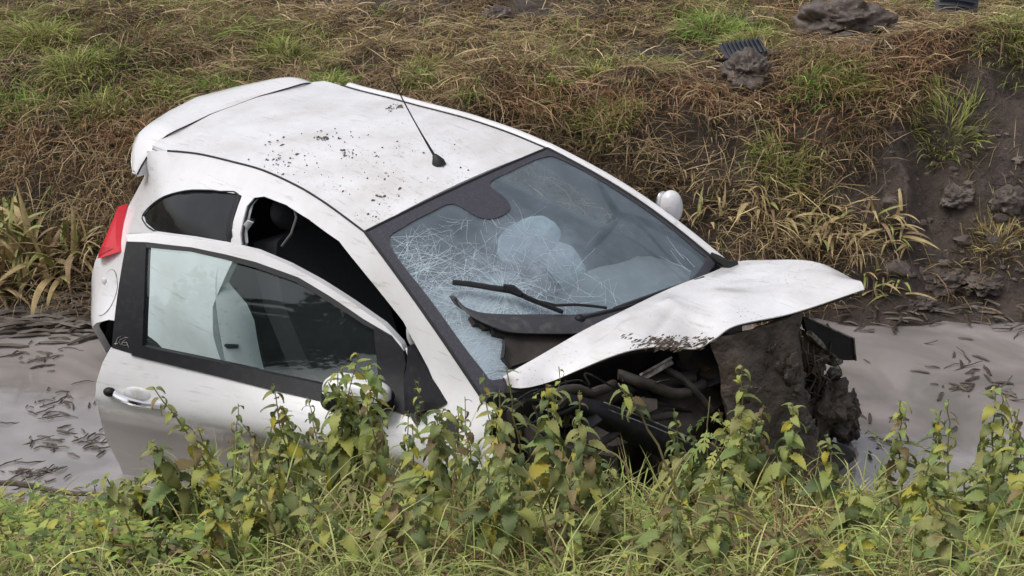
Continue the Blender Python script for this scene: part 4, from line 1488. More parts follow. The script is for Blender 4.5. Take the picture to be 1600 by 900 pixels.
# ================================================================== GROUND AND WATER
def attr_mat_ground():
    m = bpy.data.materials.new('bank_soil')
    m.use_nodes = True
    nt = m.node_tree
    b = nt.nodes['Principled BSDF']
    tc = nt.nodes.new('ShaderNodeTexCoord')
    n1 = nt.nodes.new('ShaderNodeTexNoise')
    n1.inputs['Scale'].default_value = 5
    n1.inputs['Detail'].default_value = 10
    n1.inputs['Roughness'].default_value = 0.7
    nt.links.new(tc.outputs['Object'], n1.inputs['Vector'])
    r1 = nt.nodes.new('ShaderNodeValToRGB')
    e = r1.color_ramp.elements
    e[0].position, e[0].color = 0.3, (0.030, 0.022, 0.017, 1)
    e[1].position, e[1].color = 0.7, (0.115, 0.084, 0.060, 1)
    nt.links.new(n1.outputs['Fac'], r1.inputs['Fac'])
    r2 = nt.nodes.new('ShaderNodeValToRGB')
    e = r2.color_ramp.elements
    e[0].position, e[0].color = 0.32, (0.052, 0.038, 0.030, 1)
    e[1].position, e[1].color = 0.72, (0.155, 0.118, 0.098, 1)
    nt.links.new(n1.outputs['Fac'], r2.inputs['Fac'])
    at = nt.nodes.new('ShaderNodeAttribute')
    at.attribute_name = 'mud'
    mx = nt.nodes.new('ShaderNodeMix')
    mx.data_type = 'RGBA'
    nt.links.new(at.outputs['Fac'], mx.inputs['Factor'])
    nt.links.new(r1.outputs['Color'], mx.inputs['A'])
    nt.links.new(r2.outputs['Color'], mx.inputs['B'])
    nt.links.new(mx.outputs['Result'], b.inputs['Base Color'])
    b.inputs['Roughness'].default_value = 0.52
    n2 = nt.nodes.new('ShaderNodeTexNoise')
    n2.inputs['Scale'].default_value = 22
    n2.inputs['Detail'].default_value = 8
    n2.inputs['Roughness'].default_value = 0.7
    nt.links.new(tc.outputs['Object'], n2.inputs['Vector'])
    bp = nt.nodes.new('ShaderNodeBump')
    bp.inputs['Strength'].default_value = 1.0
    bp.inputs['Distance'].default_value = 0.06
    nt.links.new(n2.outputs['Fac'], bp.inputs['Height'])
    nt.links.new(bp.outputs['Normal'], b.inputs['Normal'])
    return m


def water_mat():
    m = bpy.data.materials.new('muddy_water')
    m.use_nodes = True
    nt = m.node_tree
    b = nt.nodes['Principled BSDF']
    b.inputs['Base Color'].default_value = (0.20, 0.178, 0.168, 1)
    b.inputs['Roughness'].default_value = 0.025
    b.inputs['IOR'].default_value = 1.95
    tc = nt.nodes.new('ShaderNodeTexCoord')
    mp = nt.nodes.new('ShaderNodeMapping')
    mp.inputs['Scale'].default_value = (1.0, 2.2, 1.0)
    nt.links.new(tc.outputs['Object'], mp.inputs['Vector'])
    n = nt.nodes.new('ShaderNodeTexNoise')
    n.inputs['Scale'].default_value = 6
    n.inputs['Detail'].default_value = 4
    nt.links.new(mp.outputs['Vector'], n.inputs['Vector'])
    bp = nt.nodes.new('ShaderNodeBump')
    bp.inputs['Strength'].default_value = 0.02
    bp.inputs['Distance'].default_value = 0.05
    nt.links.new(n.outputs['Fac'], bp.inputs['Height'])
    nt.links.new(bp.outputs['Normal'], b.inputs['Normal'])
    n3 = nt.nodes.new('ShaderNodeTexNoise')
    n3.inputs['Scale'].default_value = 1.6
    n3.inputs['Detail'].default_value = 7
    n3.inputs['Distortion'].default_value = 1.6
    nt.links.new(tc.outputs['Object'], n3.inputs['Vector'])
    rp = nt.nodes.new('ShaderNodeValToRGB')
    e = rp.color_ramp.elements
    e[0].position, e[0].color = 0.35, (0.215, 0.198, 0.192, 1)
    e[1].position, e[1].color = 0.65, (0.355, 0.325, 0.315, 1)
    nt.links.new(n3.outputs['Fac'], rp.inputs['Fac'])
    nt.links.new(rp.outputs['Color'], b.inputs['Base Color'])
    return m


def axis(lo, hi, step, far, k=26):
    a = np.arange(lo, hi + step / 2, step)
    g = np.geomspace(step, far, k)
    return np.concatenate([lo - np.cumsum(g)[::-1], a, hi + np.cumsum(g)])


gxs = axis(-4.4, 4.4, 0.026, 90)
gys = axis(3.0, 11.8, 0.026, 90)
GX, GY = np.meshgrid(gxs, gys, indexing='ij')
GZ = terrain(GX, GY)
nx, ny = GX.shape
gv = np.stack([GX, GY, GZ], 2).reshape(-1, 3).astype(np.float32)
ii, jj = np.meshgrid(np.arange(nx - 1), np.arange(ny - 1), indexing='ij')
a = (ii * ny + jj).ravel()
gq = np.stack([a, a + ny, a + ny + 1, a + 1], 1).astype(np.int32)


def big_mesh(name, V, loops, sizes, mat_, tint=None, attr=None, smooth=True):
    """Mesh straight from arrays; TINT: one colour per vertex; ATTR: (name, value per vertex)."""
    me = bpy.data.meshes.new(name)
    me.vertices.add(len(V))
    me.vertices.foreach_set('co', np.ascontiguousarray(V, np.float32).ravel())
    me.loops.add(len(loops))
    me.loops.foreach_set('vertex_index', np.ascontiguousarray(loops, np.int32))
    st = np.concatenate([[0], np.cumsum(sizes)[:-1]]).astype(np.int32)
    me.polygons.add(len(sizes))
    me.polygons.foreach_set('loop_start', st)
    me.polygons.foreach_set('use_smooth', np.full(len(sizes), smooth))
    me.update(calc_edges=True)
    if tint is not None:
        at = me.attributes.new('tint', 'FLOAT_COLOR', 'POINT')
        at.data.foreach_set('color', np.ascontiguousarray(np.column_stack([tint, np.ones(len(tint))]), np.float32).ravel())
    if attr is not None:
        at = me.attributes.new(attr[0], 'FLOAT', 'POINT')
        at.data.foreach_set('value', np.ascontiguousarray(attr[1], np.float32))
    me.materials.append(mat_)
    return me


wet = sstep((0.16 - GZ) / 0.16) * (GY > 6)
ground = put('ground', big_mesh('ground', gv, gq.ravel(), np.full(len(gq), 4), attr_mat_ground(), attr=('mud', np.clip(mud_mask(GX, GY) + 0.5 * wet, 0, 1).ravel())))
tag(ground, kind='structure')
wv = [(-60, 4.2, 0), (60, 4.2, 0), (60, 8.4, 0), (-60, 8.4, 0)]
tag(part('water', wv, [(0, 1, 2, 3)], water_mat(), None, smooth=False), kind='structure')


# ================================================================== GRASS
def to_px(P):
    d = P - EYE
    z = d[:, 1] * _cp - d[:, 2] * _sp
    y = -d[:, 1] * _sp - d[:, 2] * _cp
    return 800 + FPX * d[:, 0] / z, 450 + FPX * y / z


def blades(root, az, el, curl, length, width, col, segs=3, twist=None, hug=True):
    n = len(root)
    P = [root]
    e = el.copy()
    for k in range(segs):
        step = (length / segs)[:, None]
        d = np.stack([np.cos(e) * np.cos(az), np.cos(e) * np.sin(az), np.sin(e)], 1)
        q = P[-1] + d * step
        if hug:
            q[:, 2] = np.maximum(q[:, 2], np.maximum(terrain(q[:, 0], q[:, 1]), 0) + 0.004)
        P.append(q)
        e = e - curl
    tw = rng.uniform(-0.9, 0.9, n) if twist is None else twist
    side = np.stack([-np.sin(az) * np.cos(tw), np.cos(az) * np.cos(tw), np.sin(tw)], 1) * (width / 2)[:, None]
    V = []
    for k in range(segs):
        w = (1.0 if k else 0.75) * (1 - 0.25 * k / segs)
        V += [P[k] - side * w, P[k] + side * w]
    V.append(P[segs])
    nv = 2 * segs + 1
    V = np.stack(V, 1).reshape(-1, 3)
    loops, sizes = [], []
    base = np.arange(n) * nv
    F = []
    for k in range(segs - 1):
        F.append(np.stack([base + 2 * k, base + 2 * k + 1, base + 2 * k + 3, base + 2 * k + 2], 1))
    T = np.stack([base + 2 * segs - 2, base + 2 * segs - 1, base + 2 * segs], 1)
    loops = np.concatenate([np.concatenate(F).ravel(), T.ravel()])
    sizes = np.concatenate([np.full(n * (segs - 1), 4), np.full(n, 3)])
    return V, loops, sizes, np.repeat(col, nv, 0)


def merge(parts):
    V, L, S, C, k = [], [], [], [], 0
    for v, l, s, c in parts:
        V.append(v)
        L.append(l + k)
        S.append(s)
        C.append(c)
        k += len(v)
    return np.vstack(V), np.concatenate(L), np.concatenate(S), np.vstack(C)


def scatter(n, x0, x1, y0, y1, margin=40):
    x, y = rng.uniform(x0, x1, n), rng.uniform(y0, y1, n)
    P = np.stack([x, y, terrain(x, y)], 1)
    u, v = to_px(P)
    ok = (u > -margin) & (u < 1600 + margin) & (v > -margin * 2) & (v < 900 + margin * 4)
    return P[ok], u[ok], v[ok]


def spots(u, v, lst):
    s = np.zeros(len(u))
    for (a, b, ra, rb, k) in lst:
        s = np.maximum(s, k * np.exp(-((u - a) / ra) ** 2 - ((v - b) / rb) ** 2))
    return s


GREEN = [(60, 40, 70, 25, .8), (120, 95, 90, 30, .7), (40, 150, 45, 22, .9), (150, 150, 70, 25, .8), (250, 135, 60, 25, .8), (330, 128, 50, 16, .7), (440, 60, 55, 28, .7), (510, 115, 32, 18, 1), (662, 115, 28, 16, .9),
         (1110, 30, 60, 26, 1), (1180, 45, 50, 25, .8), (1300, 115, 60, 22, .8), (930, 95, 60, 14, .6), (1020, 100, 35, 14, .6), (860, 120, 30, 10, .7), (1590, 30, 40, 30, .6), (1230, 250, 60, 25, .5), (940, 190, 50, 22, .6),
         (600, 20, 40, 15, .5), (350, 50, 40, 15, .5), (20, 260, 40, 20, .3), (160, 245, 30, 14, .4), (280, 5, 60, 10, .5), (1000, 250, 45, 25, .6), (1480, 190, 40, 45, .55), (735, 140, 20, 10, .7)]
RED = [(900, 150, 110, 28, 1), (1060, 160, 80, 32, 1), (1350, 130, 120, 36, 1), (1440, 85, 90, 30, .9), (1260, 180, 90, 35, .8), (1250, 20, 60, 22, .7), (180, 215, 80, 35, .5), (60, 240, 90, 30, .6), (820, 165, 90, 22, .7)]
TAN = [(1250, 340, 130, 70, 1), (1370, 390, 60, 50, 1), (1170, 290, 80, 40, .8), (700, 65, 200, 22, .6), (930, 50, 110, 25, .6), (560, 60, 60, 20, .5), (40, 400, 70, 70, .8), (1450, 160, 60, 40, .5), (1340, 440, 70, 26, .8)]
BARE = [(180, 180, 90, 16, .8), (560, 130, 40, 14, .6), (930, 118, 90, 9, .9), (1050, 85, 70, 10, .7), (1180, 130, 60, 20, .8), (700, 0, 160, 14, .5), (1060, 245, 60, 40, .7), (350, 105, 60, 12, .5), (820, 10, 40, 18, .8), (1060, 300, 40, 40, .5), (1330, 50, 70, 22, .8)]


def tone(n, c, s=0.25):
    k = np.exp(rng.normal(0, s, n))[:, None]
    return np.asarray(c) * k * 1.38


def colour_for(u, v, P, green_bias=0.0):
    n = len(u)
    g, r, t = spots(u, v, GREEN), spots(u, v, RED), spots(u, v, TAN)
    nz = fbm(P[:, 0] * 2.2, P[:, 1] * 2.2, 3, 50)
    g = g + green_bias + nz * 0.35
    c = tone(n, (0.200, 0.140, 0.080), 0.22)
    k = 0.5 + 0.85 * fbm(P[:, 0] * 7, P[:, 1] * 7, 3, 52) + rng.normal(0, 0.13, n)
    c = np.where((k < 0.30)[:, None], tone(n, (0.36, 0.275, 0.165), 0.2), c)
    c = np.where((k > 0.72)[:, None], tone(n, (0.095, 0.068, 0.042), 0.25), c)
    left = sstep((620 - u) / 300) * sstep((230 - v) / 90)
    g = g + 0.08 * left + 0.04 * sstep((200 - v) / 80)
    c = np.where((rng.random(n) < r * 0.92)[:, None], tone(n, (0.29, 0.170, 0.098), 0.26), c)
    c = np.where((rng.random(n) < t * 0.7)[:, None], tone(n, (0.33, 0.26, 0.13), 0.32), c)
    c = np.where((rng.random(n) < np.clip(g - 0.06, 0, 1) * 0.60)[:, None], tone(n, (0.205, 0.235, 0.070), 0.25), c)
    return c


parts_ = []
P, u, v = scatter(250000, -4.6, 4.6, 7.05, 12.2)
bare = spots(u, v, BARE)
cover = 0.80 + 1.25 * fbm(P[:, 0] * 2.9, P[:, 1] * 2.9, 3, 60) - 1.0 * bare - 1.02 * mud_mask(P[:, 0], P[:, 1])
keep = (rng.random(len(P)) < cover) & (P[:, 2] > 0.015)
P, u, v = P[keep], u[keep], v[keep]
n = len(P)
flow = 6.0 * fbm(P[:, 0] * 1.1, P[:, 1] * 1.1, 2, 70)
slope = sstep((8.75 - P[:, 1]) / 0.5)
az = np.where(rng.random(n) < 0.55 * slope + 0.15, -math.pi / 2 + rng.normal(0, 0.7, n), flow + rng.normal(0, 1.1, n))
el = rng.uniform(-0.15, 0.55, n) + 0.25 * slope
L = rng.gamma(5.0, 0.027, n) * (1 + 0.3 * slope)
parts_.append(blades(P + [0, 0, 0.0], az, el, rng.uniform(0.0, 0.75, n), L, rng.uniform(0.0030, 0.0068, n), colour_for(u, v, P)))
P, u, v = scatter(4000, -4.6, 4.6, 7.2, 12.2)
keep = (P[:, 2] > 0.03) & (rng.random(len(P)) < 1 - 0.8 * mud_mask(P[:, 0], P[:, 1]))
P, u, v = P[keep], u[keep], v[keep]
n = len(P)
parts_.append(blades(P + [0, 0, 0.03], rng.uniform(0, 6.28, n), rng.uniform(-0.1, 0.5, n), rng.uniform(0.0, 0.35, n), rng.uniform(0.10, 0.30, n), rng.uniform(0.004, 0.008, n), tone(n, (0.36, 0.28, 0.165), 0.3)))
x_, y_ = rng.uniform(1.3, 4.2, 5000), rng.uniform(7.3, 8.9, 5000)
P = np.stack([x_, y_, terrain(x_, y_)], 1)
keep = (mud_mask(x_, y_) > 0.4) & (P[:, 2] > 0.02) & (rng.random(5000) < np.clip(0.22 + 0.9 * fbm(x_ * 3, y_ * 3, 2, 66), 0, 1))
P = P[keep]
n = len(P)
parts_.append(blades(P, rng.uniform(0, 6.28, n), rng.uniform(-0.3, 0.45, n), rng.uniform(0, 0.6, n), rng.gamma(4, 0.022, n), rng.uniform(0.003, 0.006, n), np.where((rng.random(n) < 0.4)[:, None], tone(n, (0.30, 0.23, 0.14), 0.3), tone(n, (0.10, 0.075, 0.05), 0.35))))
x_, y_ = rng.uniform(-9, 9, 150000), rng.uniform(7.1, 19, 150000)
P = np.stack([x_, y_, terrain(x_, y_)], 1)
u, v = to_px(P)
keep = ((u < -40) | (u > 1640) | (v < -80)) & (P[:, 2] > 0.03) & (rng.random(len(P)) < 0.9 - 0.9 * mud_mask(x_, y_))
P, u, v = P[keep], u[keep], v[keep]
n = len(P)
parts_.append(blades(P, rng.uniform(0, 6.28, n), rng.uniform(-0.1, 0.6, n), rng.uniform(0, 0.7, n), rng.gamma(5, 0.034, n), rng.uniform(0.005, 0.011, n), np.where((fbm(P[:, 0] * 0.9, P[:, 1] * 0.9, 3, 90) + rng.normal(0, 0.15, n) > 0.08)[:, None], tone(n, (0.15, 0.17, 0.055), 0.3), tone(n, (0.19, 0.14, 0.075), 0.35))))
tag(put('dead_grass', big_mesh('dead_grass', *merge(parts_)[:3], M['straw'], tint=merge(parts_)[3])), kind='stuff')

P, u, v = scatter(110000, -4.6, 4.6, 7.2, 12.2)
gd = spots(u, v, GREEN) * 0.75 + 0.10 + 0.5 * np.maximum(fbm(P[:, 0] * 3, P[:, 1] * 3, 3, 55), 0) - mud_mask(P[:, 0], P[:, 1]) - spots(u, v, BARE)
keep = (rng.random(len(P)) < gd * 0.55) & (P[:, 2] > 0.1)
P, u, v = P[keep], u[keep], v[keep]
n = len(P)
gcol = tone(n, (0.175, 0.230, 0.055), 0.25)
gcol = np.where((rng.random(n) < 0.3)[:, None], tone(n, (0.29, 0.27, 0.095), 0.25), gcol)
pb_ = blades(P, rng.uniform(0, 6.28, n), rng.uniform(0.5, 1.4, n), rng.uniform(0.1, 0.6, n), rng.uniform(0.05, 0.14, n), rng.uniform(0.0035, 0.006, n), gcol)
tag(put('green_grass', big_mesh('green_grass', *pb_[:3], M['straw'], tint=pb_[3])), kind='stuff')

# ---- bright tufts one can point to
TUFTS = [
    (42, 158, 34, 'bright green grass tuft at the left end of the far bank, low and rounded', 1),
    (65, 45, 46, 'yellow-green grass tuft near the top left corner of the field', 0),
    (118, 98, 44, 'olive grass tuft left of the spoiler, below the top corner tuft', 0),
    (160, 158, 42, 'loose green grass tuft on the bank left of the white spoiler', 0),
    (255, 142, 36, 'green grass tuft directly behind the middle of the spoiler', 0),
    (335, 132, 30, 'small green tuft just behind the right half of the spoiler', 1),
    (450, 72, 44, 'pale yellow-green grass tuft above the roof of the car', 0),
    (515, 125, 36, 'vivid green grass tuft just behind the rear edge of the roof', 1),
    (662, 122, 28, 'small bright green tuft behind the roof beside the aerial tip', 1),
    (1115, 35, 48, 'large light green tuft on the field left of the big clod', 1),
    (1175, 52, 40, 'yellowish grass tuft beside the big clod on the field', 0),
    (1265, 118, 32, 'green grass tuft between the black grille piece and the straw hump', 1),
    (1315, 122, 36, 'dense green grass tuft on the left side of the straw hump', 1),
    (930, 105, 26, 'small green tuft on the bare ledge behind the windscreen', 0),
    (1022, 100, 26, 'drooping green tuft on the ledge left of the black grille piece', 0),
    (865, 125, 20, 'tiny bright tuft standing in the bare ground above the windscreen', 1),
    (945, 185, 40, 'tall thin grass tuft hanging over the bank beside the windscreen pillar', 0),
    (1215, 255, 40, 'dull green tuft low on the bank right of the far mirror', 0),
    (1480, 190, 40, 'straggling green tuft hanging on the upper edge of the mud face', 0),
    (1580, 52, 40, 'coarse grass tuft in the top right corner of the picture', 0),
    (1560, 368, 34, 'brownish grass tuft growing alone on the grey mud face', 2),
    (735, 145, 18, 'tiny green tuft close behind the far roof edge', 1),
]
for (u0, v0, r0, lab, kind_) in TUFTS:
    c0 = ground_at(u0, v0 + r0 * 0.35)
    dist = np.linalg.norm(c0 - EYE)
    R0 = r0 / FPX * dist
    k = int(90 + r0 * 5)
    rr = R0 * np.sqrt(rng.random(k)) * rng.uniform(0.6, 1.25, k)
    th = rng.uniform(0, 6.28, k)
    x_, y_ = rr * np.cos(th) * 1.15, rr * np.sin(th) * 0.8
    root = np.stack([c0[0] + x_, c0[1] + y_, terrain(c0[0] + x_, c0[1] + y_) - 0.004], 1)
    gc = [(0.205, 0.235, 0.065), (0.155, 0.260, 0.052), (0.22, 0.165, 0.08)][kind_]
    cc = tone(k, gc, 0.22)
    cc = np.where((rng.random(k) < 0.25)[:, None], tone(k, (0.32, 0.29, 0.12), 0.2), cc)
    V_, L_, S_, C_ = blades(root, th + rng.normal(0, 0.7, k), 1.25 - rr / R0 * 0.7 + rng.normal(0, 0.15, k), rng.uniform(0.15, 0.55, k), R0 * rng.uniform(0.5, 1.15, k), rng.uniform(0.0045, 0.0072, k), cc, 4)
    o = put('grass_tuft', big_mesh('grass_tuft', V_ - c0, L_, S_, M['straw'], tint=C_))
    o.location = tuple(c0)
    tag(o, lab, 'grass tuft', 'green grass tufts on the far bank')

# ---- reeds: broad dry blades, each its own part
reed_meshes = []
for k in range(6):
    n1 = 9
    t = np.linspace(0, 1, n1)
    bend = rng.uniform(0.3, 1.3)
    tw = rng.uniform(-0.8, 0.8)
    px_, pz_ = np.cumsum(np.cos(1.45 - bend * t * 1.4)) / n1, np.cumsum(np.sin(1.45 - bend * t * 1.4)) / n1
    w = 0.055 * (1 - t ** 2.2) + 0.002
    V_, F_ = [], []
    for i in range(n1):
        a = tw * t[i]
        for s in (-1, 0, 1):
            V_.append((px_[i] + 0.02 * abs(s) * 0.5, s * w[i] * math.cos(a), pz_[i] + s * w[i] * math.sin(a)))
    for i in range(n1 - 1):
        for s in range(2):
            F_.append((i * 3 + s, i * 3 + s + 1, i * 3 + s + 4, i * 3 + s + 3))
    reed_meshes.append((V_, F_))
reed_mats = [mat('dry_reed_blade', (0.46, 0.36, 0.17), 0.7, (0.27, 0.19, 0.09), 8, 0.4, 0.7), mat('green_reed_blade', (0.22, 0.26, 0.075), 0.6, (0.38, 0.34, 0.13), 7, 0.4, 0.7), mat('brown_reed_blade', (0.28, 0.19, 0.10), 0.75, (0.15, 0.10, 0.06), 9, 0.4, 0.7)]
RM = [[new_mesh('reed_blade', V_, F_, m_, True, 180) for (V_, F_) in reed_meshes] for m_ in reed_mats]


def reed_clump(u0, v0, ru, k, hgt, lab, mix=(0.5, 0.3, 0.2), fall=0.0):
    c0 = ground_at(u0, v0)
    c0[2] = max(c0[2], 0.0)
    dist = np.linalg.norm(c0 - EYE)
    R0 = ru / FPX * dist
    e = empty('reed_clump', tuple(c0))
    tag(e, lab, 'reed clump', 'reed clumps along the far waterline')
    for i in range(k):
        r_, th = R0 * math.sqrt(rng.random()), rng.uniform(0, 6.28)
        x_, y_ = r_ * math.cos(th), 0.4 * r_ * math.sin(th)
        o = bpy.data.objects.new('blade', RM[rng.choice(3, p=mix)][rng.integers(6)])
        COL.objects.link(o)
        o.parent = e
        z_ = max(float(terrain(c0[0] + x_, c0[1] + y_)), -0.02) - c0[2]
        o.location = (x_, y_, z_)
        h = hgt * rng.uniform(0.6, 1.15)
        o.scale = (h, h * 0.85, h)
        if rng.random() < fall:
            o.rotation_euler = (rng.normal(0, 0.3), rng.uniform(0.5, 1.2), -math.pi / 2 + rng.normal(0, 0.9))
        else:
            o.rotation_euler = (rng.normal(0, 0.15), rng.normal(0, 0.25), rng.uniform(0, 6.28))


reed_clump(40, 440, 70, 70, 0.42, 'large clump of dry reed blades at the left edge of the waterline', fall=0.3)
reed_clump(95, 425, 45, 46, 0.36, 'green and brown reed clump between the left clump and the tail light', (0.35, 0.45, 0.2), 0.3)
reed_clump(20, 375, 50, 36, 0.34, 'yellowing reed clump higher on the bank at the left edge', (0.4, 0.4, 0.2), 0.2)
reed_clump(1330, 360, 70, 46, 0.24, 'tan reed blades hanging down the bank beyond the bonnet', (0.7, 0.1, 0.2), 0.9)
reed_clump(1230, 350, 70, 40, 0.24, 'matted reed blades on the bank right of the far mirror', (0.6, 0.15, 0.25), 0.9)
reed_clump(1375, 450, 45, 36, 0.17, 'broken yellow reed clump at the waterline beyond the tip of the bonnet', (0.6, 0.3, 0.1), 0.9)
reed_clump(1395, 355, 35, 26, 0.20, 'pale reed fan at the left border of the mud face', (0.75, 0.15, 0.1), 0.8)
reed_clump(1110, 330, 40, 20, 0.20, 'short dry reed blades behind the far mirror', (0.6, 0.1, 0.3), 0.8)

# ---- soaked reed bits on the water and at its edge
stalks = []
for k in range(6):
    n1 = 6
    t = np.linspace(0, 1, n1)
    cv = rng.uniform(-0.25, 0.25)
    path = np.stack([t - 0.5, cv * np.sin(math.pi * t) + 0.03 * rng.normal(0, 1, n1), 0.05 * np.sin(math.pi * t * rng.uniform(0.5, 2)) + 0.01], 1)
    V_, F_ = tube(path, 0.5 * np.array([0.05, 0.075, 0.08, 0.07, 0.06, 0.03]) * rng.uniform(0.6, 1.1), 5)
    stalks.append(new_mesh('reed_stalk', V_, F_, M['reed'], True, 60))


def stalk(p, length, az, lab, group, tilt=0.0):
    o = put('reed_stalk', stalks[rng.integers(6)])
    o.location = tuple(p)
    o.scale = (length, max(length * 0.8, 0.09), max(length * 0.6, 0.09))
    o.rotation_euler = (0, tilt, az)
    tag(o, lab, 'reed stalk', group)
    return o


LW = [(85, 625, 60, 1.0), (78, 650, 40, .8), (70, 640, 36, .9), (98, 655, 45, .2), (60, 690, 50, .4), (50, 720, 56, .5), (60, 740, 50, .9), (30, 745, 50, .6), (40, 762, 46, .2), (85, 700, 50, .1), (150, 690, 46, -.1), (160, 702, 36, .2), (75, 735, 34, 1.1), (110, 676, 40, .15), (130, 600, 34, .3), (75, 560, 46, .5), (110, 548, 40, .1), (20, 556, 40, .2), (15, 660, 34, .1), (15, 725, 40, .6)]
for (u0, v0, l0, az0) in LW:
    p = water_at(u0, v0)
    stalk(p + [0, 0, 0.004], l0 / FPX * np.linalg.norm(p - EYE), az0 + rng.normal(0, 0.15), 'brown soaked reed stalk floating on the grey water left of the car', 'reed stalks floating left of the car', rng.normal(0, 0.08))
RW = [(1500, 562, 60, 1.2), (1512, 574, 56, .5), (1490, 574, 34, .2), (1520, 585, 30, .9), (1452, 536, 26, -.1), (1555, 606, 60, .05), (1500, 610, 46, .1), (1590, 625, 40, -.3), (1378, 512, 56, -.5), (1408, 508, 56, .7), (1345, 512, 46, .9), (1570, 512, 56, .5), (1595, 525, 46, .8), (1530, 503, 46, -.3), (1395, 660, 36, .8)]
for (u0, v0, l0, az0) in RW:
    p = water_at(u0, v0)
    stalk(p + [0, 0, 0.004], l0 / FPX * np.linalg.norm(p - EYE), az0 + rng.normal(0, 0.15), 'dark reed stalk lying on the pinkish water right of the car', 'reed stalks floating right of the car', rng.normal(0, 0.25))
wreck = []
for k in range(560):                                    # the finer litter: a mat along the far edge, crumbs on the water
    z = rng.random()
    if z < 0.62:
        u0, v0 = rng.uniform(-20, 165), rng.normal(492, 18)
        l0, az0 = rng.uniform(24, 80), rng.normal(0.12, 0.35)
    elif z < 0.80:
        cu_, cv_ = [(80, 690), (45, 740), (150, 690), (90, 630), (60, 560)][rng.integers(5)]
        u0, v0 = cu_ + rng.normal(0, 24), cv_ + rng.normal(0, 9)
        l0, az0 = rng.uniform(5, 26), rng.uniform(0, 3.1)
    else:
        u0, v0 = (rng.uniform(1310, 1610), rng.normal(494, 12)) if rng.random() < 0.6 else [(1505 + rng.normal(0, 25), 580 + rng.normal(0, 14)), (1540 + rng.normal(0, 50), 610 + rng.normal(0, 8)), (1370 + rng.normal(0, 20), 680 + rng.normal(0, 30)), (rng.uniform(1340, 1600), rng.uniform(520, 680))][rng.integers(4)]
        l0, az0 = rng.uniform(5, 40), rng.uniform(0, 3.1)
    p = ground_at(u0, v0) if v0 < 545 else water_at(u0, v0)
    p[2] = max(p[2], 0.0) + rng.uniform(0, 0.03) * (v0 < 520)
    l = l0 / FPX * np.linalg.norm(p - EYE)
    n1 = 5
    t = np.linspace(-0.5, 0.5, n1)
    path = np.stack([p[0] + l * t * math.cos(az0), p[1] + l * t * math.sin(az0), p[2] + 0.006 + l * 0.1 * rng.random() * np.cos(math.pi * t)], 1) + rng.normal(0, l * 0.03, (n1, 3)) * [1, 1, 0.2]
    wreck.append(tube(path, max(0.0035, min(0.010, l * 0.07)) * np.array([.6, 1, 1, .9, .4]), 4))
tag(part('water_litter', *join(*wreck), M['reed'], None), kind='stuff')
p0, p1 = water_at(-40, 778), water_at(215, 792)
br_ = np.array([p0 + (p1 - p0) * t + [0, 0.03 * math.sin(5 * t), 0.05 + 0.012 * math.sin(9 * t)] for t in np.linspace(0, 1, 9)])
tag(part('branch', *tube(br_, [.010, .011, .012, .012, .011, .010, .009, .007, .004], 7), M['reed'], None), 'long thin brown branch lying along the near water edge below the door', 'branch')

# ---- clods
clod_mat = mat('clod_mud', (0.056, 0.042, 0.034), 0.6, (0.180, 0.142, 0.122), 9, 0.36, 0.68, bump=0.5, bscale=34)
CL = [(1318, 28, 62, 36, 'largest mud clod, grey and cracked, lying on the field at top right'), (1378, 40, 34, 22, 'mud clod leaning on the right side of the largest clod'), (1270, 22, 22, 16, 'small clod at the left foot of the largest clod'),
      (1172, 108, 44, 30, 'dark round clod under the black grille piece'), (780, 22, 26, 14, 'low dark clod at the top of the field above the roof'),
      (1500, 305, 30, 16, 'broad clod in the middle of the mud face'), (1575, 312, 28, 20, 'grey clod at the right edge of the mud face'), (1470, 436, 50, 18, 'wet shiny slab of mud just above the waterline'), (1545, 442, 34, 14, 'mud lump right of the wet slab at the waterline'), (1440, 472, 24, 10, 'small flat clod at the water edge')]
for i, (u0, v0, ru, rv, lab) in enumerate(CL):
    c0 = ground_at(u0, v0 + rv * 0.55)
    dist = np.linalg.norm(c0 - EYE)
    a_r, b_r = ru / FPX * dist, rv / FPX * dist
    o = put('mud_clod', new_mesh('mud_clod', *blob((0, 0, 0), (a_r, a_r * 0.75, b_r * 1.05), 100 + i * 3, 0.62, 1.7, 72, 50), clod_mat, True, 55))
    o.location = (c0[0], c0[1] + a_r * 0.3, c0[2] + b_r * 0.25)
    o.rotation_euler = (0, 0, rng.uniform(0, 6.28) * 0.15)
    tag(o, lab, 'mud clod', 'mud clods thrown up on the far bank')
crumbs = []
for k in range(300):
    if k < 150:
        u0, v0 = rng.uniform(1390, 1610), rng.uniform(200, 475)
    else:
        u0, v0 = rng.uniform(1080, 1450), rng.uniform(15, 140)
    p = ground_at(u0, v0)
    r = 0.005 + rng.exponential(0.009)
    crumbs.append(blob(p, (r * rng.uniform(1, 1.6), r, r * 0.8), int(rng.integers(1000)), 0.9, 1.6, 8, 5))
tag(part('mud_crumbs', *join(*crumbs), clod_mat, None), kind='stuff')
# mud stuck to the torn front end, down at the water
for i, (u0, v0, x0, r, lab) in enumerate([(1285, 640, 1.60, (0.11, 0.12, 0.14), 'large wet lump of mud and roots pressed against the torn front end'), (1325, 655, 1.50, (0.045, 0.05, 0.10), 'narrow dark lump of mud at the water beside the front end'), (1268, 560, 1.58, (0.06, 0.06, 0.08), 'dark mud lump stuck under the broken lamp mount'), (1365, 720, 1.62, (0.09, 0.06, 0.05), 'low dark mud lump in the water beyond the nettles')]):
    pc = _Rw @ on_x(u0, v0, x0) + _tw
    o = put('mud_lump', new_mesh('mud_lump', *blob((0, 0, 0), r, 300 + i * 5, 0.8, 2.0, 72, 50), M['mud'], True, 60))
    o.location = tuple(pc)
    tag(o, lab, 'mud lump')

